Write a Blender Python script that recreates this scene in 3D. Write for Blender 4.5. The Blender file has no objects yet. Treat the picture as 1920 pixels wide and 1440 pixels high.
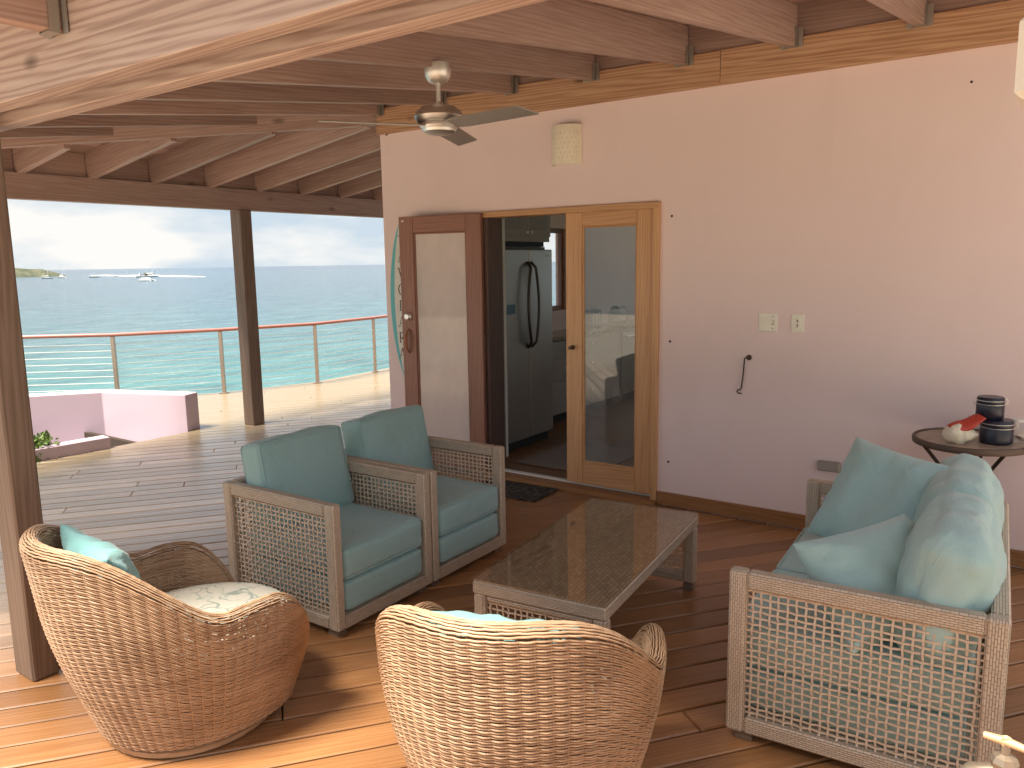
import bpy, bmesh, math, random
import numpy as np
from mathutils import Vector, Matrix, noise as mnoise

R = math.radians
rng = random.Random(7)
SC = bpy.context.scene
COL = SC.collection

# ------------------------------------------------------------------ camera
CAM_H, CAM_Y = 1.70, -4.9475
PITCH, ROLL, YAW = R(8.797), R(-0.926), R(125.28)
_f = Vector((math.cos(YAW) * math.cos(PITCH), math.sin(YAW) * math.cos(PITCH), -math.sin(PITCH)))
_r = Vector((math.sin(YAW), -math.cos(YAW), 0))
_u = _r.cross(_f)
_r2 = math.cos(ROLL) * _r + math.sin(ROLL) * _u
_u2 = -math.sin(ROLL) * _r + math.cos(ROLL) * _u
cam = bpy.data.cameras.new('camera')
cam.sensor_width = 36
cam.lens = 27.653
cam.clip_start = 0.05
cam.clip_end = 80000
camo = bpy.data.objects.new('camera', cam)
COL.objects.link(camo)
M = Matrix((_r2, _u2, -_f)).transposed().to_4x4()
M.translation = Vector((0, CAM_Y, CAM_H))
camo.matrix_world = M
SC.camera = camo

# ------------------------------------------------------------------ light
SUN_EL, SUN_AZ = R(64), R(250)          # azimuth of the sun, counter-clockwise from +X
sdir = Vector((math.cos(SUN_EL) * math.cos(SUN_AZ), math.cos(SUN_EL) * math.sin(SUN_AZ), math.sin(SUN_EL)))
sl = bpy.data.lights.new('sun', 'SUN')
sl.energy = 2.6
sl.angle = R(20)
sl.color = (1.0, 0.9, 0.76)
so = bpy.data.objects.new('sun', sl)
COL.objects.link(so)
so.rotation_euler = (-sdir).to_track_quat('-Z', 'Y').to_euler()
so.location = (0, 0, 40)

W = bpy.data.worlds.new('World')
SC.world = W
W.use_nodes = True
wn, wl = W.node_tree.nodes, W.node_tree.links
wn.clear()
w_out = wn.new('ShaderNodeOutputWorld')
w_bg = wn.new('ShaderNodeBackground')
w_bg.inputs['Strength'].default_value = 0.10
w_sky = wn.new('ShaderNodeTexSky')
w_sky.sky_type = 'NISHITA'
w_sky.sun_disc = False
w_sky.sun_elevation = SUN_EL
w_sky.sun_rotation = math.pi / 2 - SUN_AZ
w_sky.dust_density = 1.2
w_sky.air_density = 1.0
w_tc = wn.new('ShaderNodeTexCoord')
w_map = wn.new('ShaderNodeMapping')
w_map.inputs['Scale'].default_value = (1.0, 1.0, 3.2)
w_no = wn.new('ShaderNodeTexNoise')
w_no.inputs['Scale'].default_value = 3.1
w_no.inputs['Detail'].default_value = 7
w_no.inputs['Roughness'].default_value = 0.55
w_no.inputs['Distortion'].default_value = 0.4
w_rp = wn.new('ShaderNodeValToRGB')
w_rp.color_ramp.elements[0].position = 0.26
w_rp.color_ramp.elements[1].position = 0.46
w_mx = wn.new('ShaderNodeMixRGB')
w_mx.inputs['Color2'].default_value = (3.9, 3.85, 3.75, 1)
wl.new(w_tc.outputs['Generated'], w_map.inputs['Vector'])
wl.new(w_map.outputs[0], w_no.inputs['Vector'])
wl.new(w_no.outputs['Fac'], w_rp.inputs['Fac'])
wl.new(w_rp.outputs['Color'], w_mx.inputs['Fac'])
w_n2 = wn.new('ShaderNodeTexNoise')
w_n2.inputs['Scale'].default_value = 4.6
w_n2.inputs['Detail'].default_value = 6
wl.new(w_map.outputs[0], w_n2.inputs['Vector'])
w_r2 = wn.new('ShaderNodeValToRGB')
w_r2.color_ramp.elements[0].position = 0.43
w_r2.color_ramp.elements[1].position = 0.58
w_cl = wn.new('ShaderNodeMixRGB')
w_cl.inputs['Color1'].default_value = (1.32, 1.56, 1.76, 1)
w_cl.inputs['Color2'].default_value = (2.10, 2.07, 1.99, 1)
wl.new(w_n2.outputs['Fac'], w_r2.inputs['Fac'])
wl.new(w_r2.outputs['Color'], w_cl.inputs['Fac'])
wl.new(w_cl.outputs[0], w_mx.inputs['Color2'])
wl.new(w_sky.outputs[0], w_mx.inputs['Color1'])
wl.new(w_mx.outputs[0], w_bg.inputs['Color'])
wl.new(w_bg.outputs[0], w_out.inputs['Surface'])

SC.view_settings.view_transform = 'Standard'
SC.view_settings.look = 'None'
SC.view_settings.gamma = 1.0
SC.view_settings.use_curve_mapping = False
SC.view_settings.exposure = 2.25
SC.render.engine = 'CYCLES'
SC.cycles.use_denoising = True
SC.cycles.max_bounces = 10
SC.cycles.diffuse_bounces = 6
SC.cycles.caustics_reflective = False
SC.cycles.caustics_refractive = False
SC.cycles.sample_clamp_indirect = 8.0

# ------------------------------------------------------------------ materials
class NT:
    def __init__(s, name):
        s.m = bpy.data.materials.new(name)
        s.m.use_nodes = True
        s.t = s.m.node_tree
        s.n, s.l = s.t.nodes, s.t.links
        s.p = s.n['Principled BSDF']
        s.out = s.n['Material Output']
    def node(s, typ, **kw):
        nd = s.n.new('ShaderNode' + typ)
        for k, v in kw.items():
            if k in nd.inputs.keys():
                if hasattr(v, 'is_linked') or isinstance(v, bpy.types.NodeSocket):
                    s.l.new(v, nd.inputs[k])
                else:
                    nd.inputs[k].default_value = v
            else:
                setattr(nd, k, v)
        return nd
    def coords(s, kind='Object', scale=(1, 1, 1), rand=True):
        tc = s.node('TexCoord')
        v = tc.outputs[kind]
        if rand:
            oi = s.node('ObjectInfo')
            mul = s.node('Math', operation='MULTIPLY')
            s.l.new(oi.outputs['Random'], mul.inputs[0])
            mul.inputs[1].default_value = 37.0
            add = s.node('VectorMath', operation='ADD')
            s.l.new(v, add.inputs[0])
            s.l.new(mul.outputs[0], add.inputs[1])
            v = add.outputs[0]
        mp = s.node('Mapping')
        mp.inputs['Scale'].default_value = scale
        s.l.new(v, mp.inputs['Vector'])
        return mp.outputs[0]
    def noise(s, vec, scale, detail=4, rough=.55, dist=0.0):
        nd = s.node('TexNoise')
        nd.inputs['Scale'].default_value = scale
        nd.inputs['Detail'].default_value = detail
        nd.inputs['Roughness'].default_value = rough
        nd.inputs['Distortion'].default_value = dist
        if vec is not None:
            s.l.new(vec, nd.inputs['Vector'])
        return nd.outputs['Fac']
    def ramp(s, fac, stops):
        nd = s.node('ValToRGB')
        cr = nd.color_ramp
        while len(cr.elements) < len(stops):
            cr.elements.new(0.5)
        for e, (pos, c) in zip(cr.elements, stops):
            e.position = pos
            e.color = (*c, 1) if len(c) == 3 else c
        s.l.new(fac, nd.inputs['Fac'])
        return nd.outputs['Color']
    def mix(s, fac, a, b, blend='MIX'):
        nd = s.node('MixRGB', blend_type=blend)
        for sock, v in ((nd.inputs['Fac'], fac), (nd.inputs['Color1'], a), (nd.inputs['Color2'], b)):
            if isinstance(v, bpy.types.NodeSocket):
                s.l.new(v, sock)
            elif isinstance(v, (int, float)):
                sock.default_value = v
            else:
                sock.default_value = (*v, 1)
        return nd.outputs['Color']
    def math(s, op, a, b=0.0, clamp=False):
        nd = s.node('Math', operation=op)
        nd.use_clamp = clamp
        for i, v in enumerate((a, b)):
            if isinstance(v, bpy.types.NodeSocket):
                s.l.new(v, nd.inputs[i])
            else:
                nd.inputs[i].default_value = v
        return nd.outputs[0]
    def bump(s, h, strength=.3, dist=.01):
        b = s.node('Bump')
        b.inputs['Strength'].default_value = strength
        b.inputs['Distance'].default_value = dist
        s.l.new(h, b.inputs['Height'])
        s.l.new(b.outputs[0], s.p.inputs['Normal'])
    def base(s, c):
        if isinstance(c, bpy.types.NodeSocket):
            s.l.new(c, s.p.inputs['Base Color'])
        else:
            s.p.inputs['Base Color'].default_value = (*c, 1)
    def set(s, **kw):
        for k, v in kw.items():
            s.p.inputs[k.replace('_', ' ')].default_value = v
        return s


def wood(name, dark, mid, light, rough=.5, stretch=(.5, 9, 9), var=.22, knots=.0, weather_glare=None, gloss=.4, bump=.12, rings=.16):
    t = NT(name)
    v = t.coords('Object', stretch)
    n1 = t.noise(v, 1.6, 6, .6, .8)
    n2 = t.noise(t.coords('Object', (stretch[0] * 1.4, stretch[1] * 6, stretch[2] * 6)), 2.0, 4, .65, .2)
    wv = t.node('TexWave', wave_type='BANDS', bands_direction='DIAGONAL')
    wv.inputs['Scale'].default_value = 4.2
    wv.inputs['Distortion'].default_value = 11
    wv.inputs['Detail'].default_value = 3
    wv.inputs['Detail Scale'].default_value = .8
    t.l.new(t.coords('Object', (stretch[0] * .55, stretch[1] * .75, stretch[2] * .75)), wv.inputs['Vector'])
    f = t.math('ADD', t.math('MULTIPLY', n1, .5), t.math('MULTIPLY', n2, .5))
    f = t.math('ADD', t.math('MULTIPLY', f, 1 - rings), t.math('MULTIPLY', wv.outputs['Fac'], rings))
    c = t.ramp(f, [(.27, dark), (.5, mid), (.74, light)])
    if knots > 0:
        vo = t.node('TexVoronoi')
        vo.inputs['Scale'].default_value = 1.5
        t.l.new(t.coords('Object', (1.0, 2.2, 2.2)), vo.inputs['Vector'])
        k = t.ramp(vo.outputs['Distance'], [(.035, (1, 1, 1)), (.10, (0, 0, 0))])
        c = t.mix(t.math('MULTIPLY', k, knots), c, tuple(x * .32 for x in dark))
    oi = t.node('ObjectInfo')
    hs = t.node('HueSaturation')
    val = t.math('ADD', t.math('MULTIPLY', oi.outputs['Random'], var * 2), 1 - var)
    t.l.new(val, hs.inputs['Value'])
    t.l.new(c, hs.inputs['Color'])
    c = hs.outputs['Color']
    rr = rough
    if weather_glare:
        grey, x0, x1 = weather_glare
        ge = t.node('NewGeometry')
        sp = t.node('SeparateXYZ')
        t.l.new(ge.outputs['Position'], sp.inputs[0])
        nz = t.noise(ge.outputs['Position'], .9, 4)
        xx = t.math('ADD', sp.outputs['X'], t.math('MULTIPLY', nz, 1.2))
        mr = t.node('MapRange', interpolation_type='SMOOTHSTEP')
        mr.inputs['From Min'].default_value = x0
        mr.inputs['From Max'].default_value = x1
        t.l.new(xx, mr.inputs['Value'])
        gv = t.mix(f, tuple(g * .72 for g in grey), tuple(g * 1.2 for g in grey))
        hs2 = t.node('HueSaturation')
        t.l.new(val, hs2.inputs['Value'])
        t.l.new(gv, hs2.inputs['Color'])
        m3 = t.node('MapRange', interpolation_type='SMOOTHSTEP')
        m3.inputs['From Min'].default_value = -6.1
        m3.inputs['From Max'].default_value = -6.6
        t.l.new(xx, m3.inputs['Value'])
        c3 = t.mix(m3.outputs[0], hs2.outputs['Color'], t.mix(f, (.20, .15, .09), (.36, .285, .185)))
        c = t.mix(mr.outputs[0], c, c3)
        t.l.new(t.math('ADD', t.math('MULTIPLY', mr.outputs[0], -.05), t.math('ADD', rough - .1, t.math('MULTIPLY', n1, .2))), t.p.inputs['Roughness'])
    else:
        t.l.new(t.math('ADD', rough - .08, t.math('MULTIPLY', n1, .16)), t.p.inputs['Roughness'])
    t.base(c)
    t.set(Specular_IOR_Level=gloss)
    t.bump(f, bump, .01)
    return t.m


def paint(name, col, rough=.75, var=.04, bump=.06, scale=3.0, stain=None):
    t = NT(name)
    v = t.coords('Object', (1, 1, 1), rand=False)
    n = t.noise(v, scale, 5)
    c = t.mix(n, tuple(x * (1 - var) for x in col), tuple(min(1, x * (1 + var)) for x in col))
    if stain:
        k = t.ramp(t.noise(t.coords('Object', (1.2, 1.2, .5), rand=False), 1.1, 6, .65, .5), [(.52, (0, 0, 0)), (.75, (1, 1, 1))])
        c = t.mix(t.math('MULTIPLY', k, .35), c, stain)
    t.base(c)
    t.set(Roughness=rough, Specular_IOR_Level=.3)
    t.bump(t.math('ADD', t.math('MULTIPLY', t.noise(v, 110, 3, .6), .5), t.math('MULTIPLY', t.noise(v, 7, 4, .55, .5), 2.2)), bump, .004)
    return t.m


def metal(name, col, rough=.3, aniso=True, metallic=1.0):
    t = NT(name)
    n = t.noise(t.coords('Object', (60, 60, .8), rand=False), 3, 3)
    n2 = t.noise(t.coords('Object', (1, 1, 1), rand=False), 4, 4)
    t.base(t.mix(n2, tuple(x * .86 for x in col), col))
    t.set(Metallic=metallic)
    f = t.math('ADD', t.math('MULTIPLY', n, .12), rough - .06)
    t.l.new(f, t.p.inputs['Roughness'])
    return t.m


def fabric(name, col, scale=240, wr=.6):
    t = NT(name)
    v = t.coords('Object', (1, 1, 1))
    n = t.noise(v, 5.0, 5, .6)
    c = t.mix(n, tuple(x * .95 for x in col), tuple(min(1, x * 1.04) for x in col))
    fine = t.noise(v, scale, 2, .6)
    c = t.mix(t.math('MULTIPLY', fine, .25), c, tuple(x * .6 for x in col))
    t.base(c)
    t.set(Roughness=.9, Specular_IOR_Level=.2, Sheen_Weight=.25, Sheen_Roughness=.5)
    rg = t.math('ABSOLUTE', t.math('SUBTRACT', t.noise(t.coords('Object', (1, 1, .55)), 7.5, 3, .5, 1.2), .5))
    rg = t.math('SUBTRACT', 1.0, t.math('MULTIPLY', rg, 5.0, True), True)
    h = t.math('ADD', t.math('MULTIPLY', t.noise(v, 9, 3, .5, .4), .5), t.math('ADD', t.math('MULTIPLY', rg, .34), t.math('MULTIPLY', fine, .10)))
    t.bump(h, wr, .012)
    return t.m


def woven(name, c1, c2, bw=.034, rh=.0085, rough=.5, strength=.9):
    t = NT(name)
    tc = t.node('TexCoord')
    b = t.node('TexBrick')
    b.inputs['Scale'].default_value = 1.0
    b.inputs['Brick Width'].default_value = bw
    b.inputs['Row Height'].default_value = rh
    b.inputs['Mortar Size'].default_value = rh * .13
    b.inputs['Mortar Smooth'].default_value = .5
    b.inputs['Bias'].default_value = 0
    b.offset = .5
    b.inputs['Color1'].default_value = (*c1, 1)
    b.inputs['Color2'].default_value = (*c2, 1)
    b.inputs['Mortar'].default_value = (*(x * .40 for x in c1), 1)
    t.l.new(tc.outputs['UV'], b.inputs['Vector'])
    n = t.noise(t.coords('Object', (1, 1, 1)), 14, 4)
    c = t.mix(t.math('MULTIPLY', n, .40), b.outputs['Color'], tuple(x * .55 for x in c1), 'MIX')
    t.base(c)
    t.set(Roughness=rough, Specular_IOR_Level=.35)
    h = t.math('SUBTRACT', 1.0, b.outputs['Fac'])
    t.bump(h, strength, .008)
    return t.m


def glass_sheet(name, tint=(1, 1, 1), rough=.02, refl=1.0, haze=None, dust=(.75, .76, .76)):
    t = NT(name)
    t.n.remove(t.p)
    lw = t.node('LayerWeight', Blend=.5)
    sch = t.math('ADD', .043, t.math('MULTIPLY', t.math('POWER', lw.outputs['Facing'], 4.6), .957))
    gl = t.node('BsdfGlossy', Roughness=rough)
    tr = t.node('BsdfTransparent')
    tr.inputs['Color'].default_value = (*tint, 1)
    mx = t.node('MixShader')
    t.l.new(t.math('MULTIPLY', sch, refl, True), mx.inputs[0])
    t.l.new(tr.outputs[0], mx.inputs[1])
    t.l.new(gl.outputs[0], mx.inputs[2])
    res = mx.outputs[0]
    if haze:
        df = t.node('BsdfDiffuse')
        df.inputs['Color'].default_value = (*dust, 1)
        n = t.math('ADD', .3, t.math('MULTIPLY', t.noise(t.coords('Object', (1, 1, .4)), 3, 5, .6, .4), .4))
        m2 = t.node('MixShader')
        t.l.new(t.math('MULTIPLY', n, haze), m2.inputs[0])
        t.l.new(res, m2.inputs[1])
        t.l.new(df.outputs[0], m2.inputs[2])
        res = m2.outputs[0]
    t.l.new(res, t.out.inputs['Surface'])
    return t.m


def plain(name, col, rough=.5, metallic=0.0, spec=.4):
    t = NT(name)
    n = t.noise(t.coords('Object', (1, 1, 1)), 18, 4)
    t.base(t.mix(n, tuple(x * .85 for x in col), tuple(min(1, x * 1.08) for x in col)))
    t.set(Roughness=rough, Metallic=metallic, Specular_IOR_Level=spec)
    return t.m


MT = {}
MT['wall'] = paint('lilac_render', (.86, .70, .695), .8, .05, .10, 1.3, (.74, .585, .56))
MT['planter'] = paint('lilac_planter_render', (.59, .475, .55), .8, .06, .1, 2.0, (.45, .37, .40))
MT['white'] = paint('white_paint', (.78, .77, .74), .6, .02)
MT['beam'] = wood('beam_pine', (.29, .195, .165), (.455, .335, .29), (.54, .43, .375), .6, (.45, 8, 8), .12, .8, rings=.3)
MT['rafter'] = wood('rafter_pine', (.25, .152, .124), (.37, .252, .215), (.46, .34, .295), .5, (.5, 9, 9), .16, .6)
MT['ledger'] = wood('ledger_pine', (.36, .18, .095), (.52, .30, .175), (.62, .39, .24), .55, (.45, 8, 8), .1, .8, rings=.3)
MT['board'] = wood('roof_board_pine', (.28, .175, .145), (.40, .27, .225), (.49, .35, .295), .55, (.6, 9, 9), .2, .3)
MT['post'] = wood('post_timber', (.12, .078, .056), (.20, .138, .103), (.28, .20, .155), .65, (.5, 8, 8), .08, .7)
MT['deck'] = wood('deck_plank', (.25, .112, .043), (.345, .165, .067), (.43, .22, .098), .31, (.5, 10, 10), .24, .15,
                  weather_glare=((.82, .655, .49), -2.8, -4.4), gloss=.6)  # weathered boards, paled further to hold the sky's grazing reflection
MT['door_oak'] = wood('door_honey_wood', (.45, .225, .098), (.59, .325, .155), (.67, .40, .205), .42, (.5, 8, 8), .06, 0, gloss=.5)
MT['door_red'] = wood('door_mahogany', (.20, .085, .058), (.28, .125, .085), (.34, .16, .11), .42, (.5, 8, 8), .06, 0, gloss=.5)
MT['trim'] = wood('trim_wood', (.22, .095, .035), (.32, .155, .062), (.40, .21, .095), .45, (.5, 9, 9), .06, 0)
MT['teal'] = fabric('teal_canvas', (.32, .50, .51))
MT['teal_sofa'] = fabric('lit_teal_canvas', (.42, .60, .59))  # same teal lightened to carry the brighter light on the sofa
MT['teal_pale'] = fabric('pale_teal_canvas', (.24, .50, .51))
MT['rattan'] = None
MT['resin_weave'] = woven('resin_wicker_weave', (.74, .61, .48), (.62, .50, .385), .024, .0078, .5, 1.0)
MT['resin_strand'] = plain('resin_wicker_strand', (.68, .55, .43), .5)
MT['resin_top'] = woven('resin_wicker_top', (.62, .45, .31), (.38, .26, .17), .036, .018, .5, 1.0)
MT['steel'] = metal('brushed_steel', (.44, .42, .395), .36)
MT['nickel'] = metal('brushed_nickel', (.86, .83, .78), .46)
MT['galv'] = metal('galvanised_steel', (.50, .47, .43), .5)
MT['dark_metal'] = plain('dark_iron', (.06, .045, .038), .5, .6)
MT['bronze'] = plain('bronze_metal', (.10, .07, .05), .45, .7)
MT['glass'] = glass_sheet('door_glass', (.95, .96, .95), .015, 1.05, .10)
MT['glass_white'] = glass_sheet('dusty_door_glass', (.98, .96, .95), .03, 1.2, 1.0, (.90, .81, .77))
MT['table_glass'] = glass_sheet('table_glass', (.97, .97, .95), .01, 1.0)
MT['cream'] = plain('cream_plastic', (.90, .86, .76), .4)
MT['ceramic'] = plain('cream_ceramic', (.88, .80, .66), .75)
MT['black'] = plain('black_rubber', (.02, .02, .022), .6)
MT['cabinet'] = plain('grey_cabinet_paint', (.36, .33, .32), .5)
MT['jar'] = plain('dark_blue_enamel', (.014, .015, .034), .3, 0, .5)


def mk_rattan():
    t = NT('rattan_cane')
    v = t.coords('Object', (1, 1, 1))
    n1 = t.noise(v, 5, 5, .6)
    n2 = t.noise(t.coords('Object', (3, 3, 110)), 1.0, 3, .6)
    f = t.math('ADD', t.math('MULTIPLY', n1, .45), t.math('MULTIPLY', n2, .55))
    t.base(t.ramp(f, [(.28, (.24, .135, .075)), (.5, (.46, .295, .18)), (.72, (.63, .45, .30))]))
    t.set(Roughness=.42, Specular_IOR_Level=.45)
    return t.m
MT['rattan'] = mk_rattan()

# ------------------------------------------------------------------ mesh helpers
class MB:
    def __init__(s):
        s.v, s.f, s.uv = [], [], []
    def add(s, vs, fs, uvs=None):
        o = len(s.v)
        s.v.extend([tuple(x) for x in vs])
        for i, f in enumerate(fs):
            s.f.append(tuple(o + k for k in f))
            s.uv.append(uvs[i] if uvs else None)
        return s
    def box(s, c, d, rot=None, bev=0.0):
        c = Vector(c)
        hx, hy, hz = d[0] / 2, d[1] / 2, d[2] / 2
        P = [Vector((x, y, z)) for x in (-hx, hx) for y in (-hy, hy) for z in (-hz, hz)]
        F = [(0, 1, 3, 2), (4, 6, 7, 5), (0, 4, 5, 1), (2, 3, 7, 6), (0, 2, 6, 4), (1, 5, 7, 3)]
        ax = [(1, 2), (1, 2), (0, 2), (0, 2), (0, 1), (0, 1)]
        uvs = []
        for f, (a, b) in zip(F, ax):
            if d[b] > d[a]:
                a, b = b, a
            uvs.append([(P[k][a] + d[a] / 2, P[k][b] + d[b] / 2) for k in f])
        if rot is not None:
            P = [rot @ q for q in P]
        return s.add([q + c for q in P], F, uvs)
    def tube(s, pts, r, n=6, closed=False, cap=True):
        pts = [Vector(q) for q in pts]
        m = len(pts)
        rs = r if isinstance(r, (list, tuple)) else [r] * m
        T = []
        for i in range(m):
            if closed:
                d = pts[(i + 1) % m] - pts[i - 1]
            else:
                d = pts[min(i + 1, m - 1)] - pts[max(i - 1, 0)]
            T.append(d.normalized())
        ref = Vector((0, 0, 1)) if abs(T[0].z) < .9 else Vector((1, 0, 0))
        nrm = (ref - T[0] * ref.dot(T[0])).normalized()
        V = []
        for i in range(m):
            nrm = (nrm - T[i] * nrm.dot(T[i])).normalized()
            b = T[i].cross(nrm)
            for k in range(n):
                a = 2 * math.pi * k / n
                V.append(pts[i] + (nrm * math.cos(a) + b * math.sin(a)) * rs[i])
        F = []
        for i in range(m if closed else m - 1):
            j = (i + 1) % m
            for k in range(n):
                F.append((i * n + k, i * n + (k + 1) % n, j * n + (k + 1) % n, j * n + k))
        if cap and not closed:
            F.append(tuple(range(n - 1, -1, -1)))
            F.append(tuple((m - 1) * n + k for k in range(n)))
        return s.add(V, F)
    def lathe(s, prof, n=24, c=(0, 0, 0), rot=None, ang=2 * math.pi, cap=True):
        c = Vector(c)
        V, F = [], []
        full = abs(ang - 2 * math.pi) < 1e-6
        cols = n if full else n + 1
        for r, z in prof:
            for k in range(cols):
                a = ang * k / n
                q = Vector((r * math.cos(a), r * math.sin(a), z))
                V.append((rot @ q if rot is not None else q) + c)
        for i in range(len(prof) - 1):
            for k in range(n):
                k2 = (k + 1) % cols
                F.append((i * cols + k, i * cols + k2, (i + 1) * cols + k2, (i + 1) * cols + k))
        if cap and full:
            if prof[0][0] > 1e-5:
                F.append(tuple(range(cols - 1, -1, -1)))
            if prof[-1][0] > 1e-5:
                F.append(tuple((len(prof) - 1) * cols + k for k in range(cols)))
        return s.add(V, F)
    def prism(s, poly, z0, z1, tf=None):
        n = len(poly)
        V = [Vector((x, y, z0)) for x, y in poly] + [Vector((x, y, z1)) for x, y in poly]
        if tf is not None:
            V = [tf @ q for q in V]
        F = [tuple(range(n - 1, -1, -1)), tuple(range(n, 2 * n))]
        for i in range(n):
            j = (i + 1) % n
            F.append((i, j, n + j, n + i))
        return s.add(V, F)
    def mesh(s, name, smooth=False):
        me = bpy.data.meshes.new(name)
        me.from_pydata(s.v, [], s.f)
        if any(u is not None for u in s.uv):
            lay = me.uv_layers.new(name='UVMap')
            data = []
            for f, u in zip(s.f, s.uv):
                data.extend(u if u is not None else [(0, 0)] * len(f))
            lay.data.foreach_set('uv', [c for q in data for c in q])
        if smooth:
            me.shade_smooth()
            if smooth != 'all':
                me.set_sharp_from_angle(angle=R(40))
        me.validate()
        return me
    def build(s, name, mat, parent=None, smooth=False, loc=None, bev=0.0, **props):
        me = s.mesh(name, smooth)
        if bev:
            bm = bmesh.new()
            bm.from_mesh(me)
            bmesh.ops.bevel(bm, geom=bm.edges[:], offset=bev, segments=1, affect='EDGES')
            bm.to_mesh(me)
            bm.free()
        return link(name, me, mat, parent, loc, **props)


def link(name, me, mat, parent=None, loc=None, mw=None, **props):
    o = bpy.data.objects.new(name, me)
    COL.objects.link(o)
    if mat is not None and me is not None and not me.materials:
        me.materials.append(mat)
    if parent is not None:
        o.parent = parent
    if loc is not None:
        o.location = loc
    if mw is not None:
        o.matrix_basis = mw
    for k, v in props.items():
        o[k] = v
    return o


def thing(name, label, cat, loc=(0, 0, 0), rotz=0.0, group=None):
    o = bpy.data.objects.new(name, None)
    o.empty_display_size = .1
    COL.objects.link(o)
    o.location = loc
    o.rotation_euler = (0, 0, rotz)
    o['label'] = label
    o['category'] = cat
    if group:
        o['group'] = group
    return o


def copy_tree(o, parent=None):
    c = o.copy()
    COL.objects.link(c)
    c.parent = parent
    for ch in list(o.children):
        copy_tree(ch, c)
    return c


_bar = {}
def bar_mesh(L, w, h, bev=.003):
    key = (round(L, 3), round(w, 4), round(h, 4), bev)
    if key in _bar:
        return _bar[key]
    b = MB().box((0, 0, 0), (L, w, h))
    me = b.mesh('bar')
    if bev:
        bm = bmesh.new()
        bm.from_mesh(me)
        bmesh.ops.bevel(bm, geom=bm.edges[:], offset=bev, segments=1, affect='EDGES')
        bm.to_mesh(me)
        bm.free()
    _bar[key] = me
    return me


def bar(name, p0, p1, w, h, mat, parent=None, up=(0, 0, 1), bev=.003, **props):
    """box from p0 to p1 along its local X, w across, h along 'up'; shared mesh per size and material"""
    p0, p1 = Vector(p0), Vector(p1)
    if parent is not None and parent.type == 'EMPTY':
        p0, p1 = p0 - parent.location, p1 - parent.location
    x = (p1 - p0)
    L = x.length
    x.normalize()
    up = Vector(up)
    y = up.cross(x)
    if y.length < 1e-4:
        y = Vector((0, 1, 0)).cross(x)
    y.normalize()
    z = x.cross(y)
    m = Matrix((x, y, z)).transposed().to_4x4()
    m.translation = (p0 + p1) / 2
    me = bar_mesh(L, w, h, bev)
    if me.materials and me.materials[0] != mat:
        me = me.copy()
        me.materials.clear()
    return link(name, me, mat, parent, mw=m, **props)


def cushion_mesh(sx, sy, sz, r=.05, n=14, puff=.02, wr=.006, seed=0, name='cushion'):
    bm = bmesh.new()
    bmesh.ops.create_cube(bm, size=2)
    bmesh.ops.subdivide_edges(bm, edges=bm.edges[:], cuts=n, use_grid_fill=True)
    h = Vector((sx / 2, sy / 2, sz / 2))
    for v in bm.verts:
        u = v.co.copy()
        q = Vector((u.x * h.x, u.y * h.y, u.z * h.z))
        core = Vector([max(-h[i] + r, min(h[i] - r, q[i])) for i in range(3)])
        d = q - core
        if d.length > 1e-6:
            # chamfer the cube's corner band into a round
            d = d.normalized() * r
        p = core + d
        for i in range(3):
            j, k = (i + 1) % 3, (i + 2) % 3
            p[i] += math.copysign(1, u[i]) * (abs(u[i]) ** 6) * puff * (1 - u[j] ** 2) * (1 - u[k] ** 2) * (1 if h[i] == min(h) else .45)
        w = mnoise.noise(p * 6 + Vector((seed * 3.1, seed, 0))) * wr * 1.6 + mnoise.noise(p * 17 + Vector((seed, 5, seed))) * wr * .7
        nd = d.normalized() if d.length > 1e-6 else Vector((0, 0, 1))
        v.co = p + nd * w
    me = bpy.data.meshes.new(name)
    bm.to_mesh(me)
    bm.free()
    me.shade_smooth()
    return me


def pillow_mesh(w, h, t, n=26, seed=0, pinch=.07, name='pillow'):
    mb = MB()
    V, F = [], []
    def P(u, v, s):
        x = w / 2 * u * (1 - pinch * (1 - v * v))
        y = h / 2 * v * (1 - pinch * (1 - u * u))
        z = t / 2 * (max(0, (1 - u ** 4) * (1 - v ** 4)) ** .55)
        # creases running in from the corners and edges
        e = max(abs(u), abs(v))
        a = math.atan2(v, u)
        z += .016 * math.sin(a * 17 + seed + 3 * u + 2 * mnoise.noise(Vector((u * 3, v * 3, seed)))) * (e ** 3) * (1 - e ** 10)
        z += .030 * mnoise.noise(Vector((u * 2.2 + seed, v * 2.2, s * 1.3))) * (1 - e ** 6)
        z += .006 * mnoise.noise(Vector((u * 7 + seed, v * 4, s * 2.3))) * (1 - e ** 6)
        return (x, y, s * z)
    for s in (1, -1):
        o = len(V)
        for i in range(n + 1):
            for j in range(n + 1):
                u, v = -1 + 2 * i / n, -1 + 2 * j / n
                u, v = math.sin(u * math.pi / 2), math.sin(v * math.pi / 2)
                V.append(P(u, v, s))
        for i in range(n):
            for j in range(n):
                a = o + i * (n + 1) + j
                q = (a, a + n + 1, a + n + 2, a + 1)
                F.append(q if s > 0 else q[::-1])
    mb.add(V, F)
    me = mb.mesh(name)
    bm = bmesh.new()
    bm.from_mesh(me)
    bmesh.ops.remove_doubles(bm, verts=bm.verts[:], dist=.0004)
    bm.to_mesh(me)
    bm.free()
    me.shade_smooth()
    return me


def frame_matrix(origin, xdir, zdir):
    z = Vector(zdir).normalized()
    x = Vector(xdir)
    x = (x - z * x.dot(z)).normalized()
    y = z.cross(x)
    m = Matrix((x, y, z)).transposed().to_4x4()
    m.translation = Vector(origin)
    return m

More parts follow.
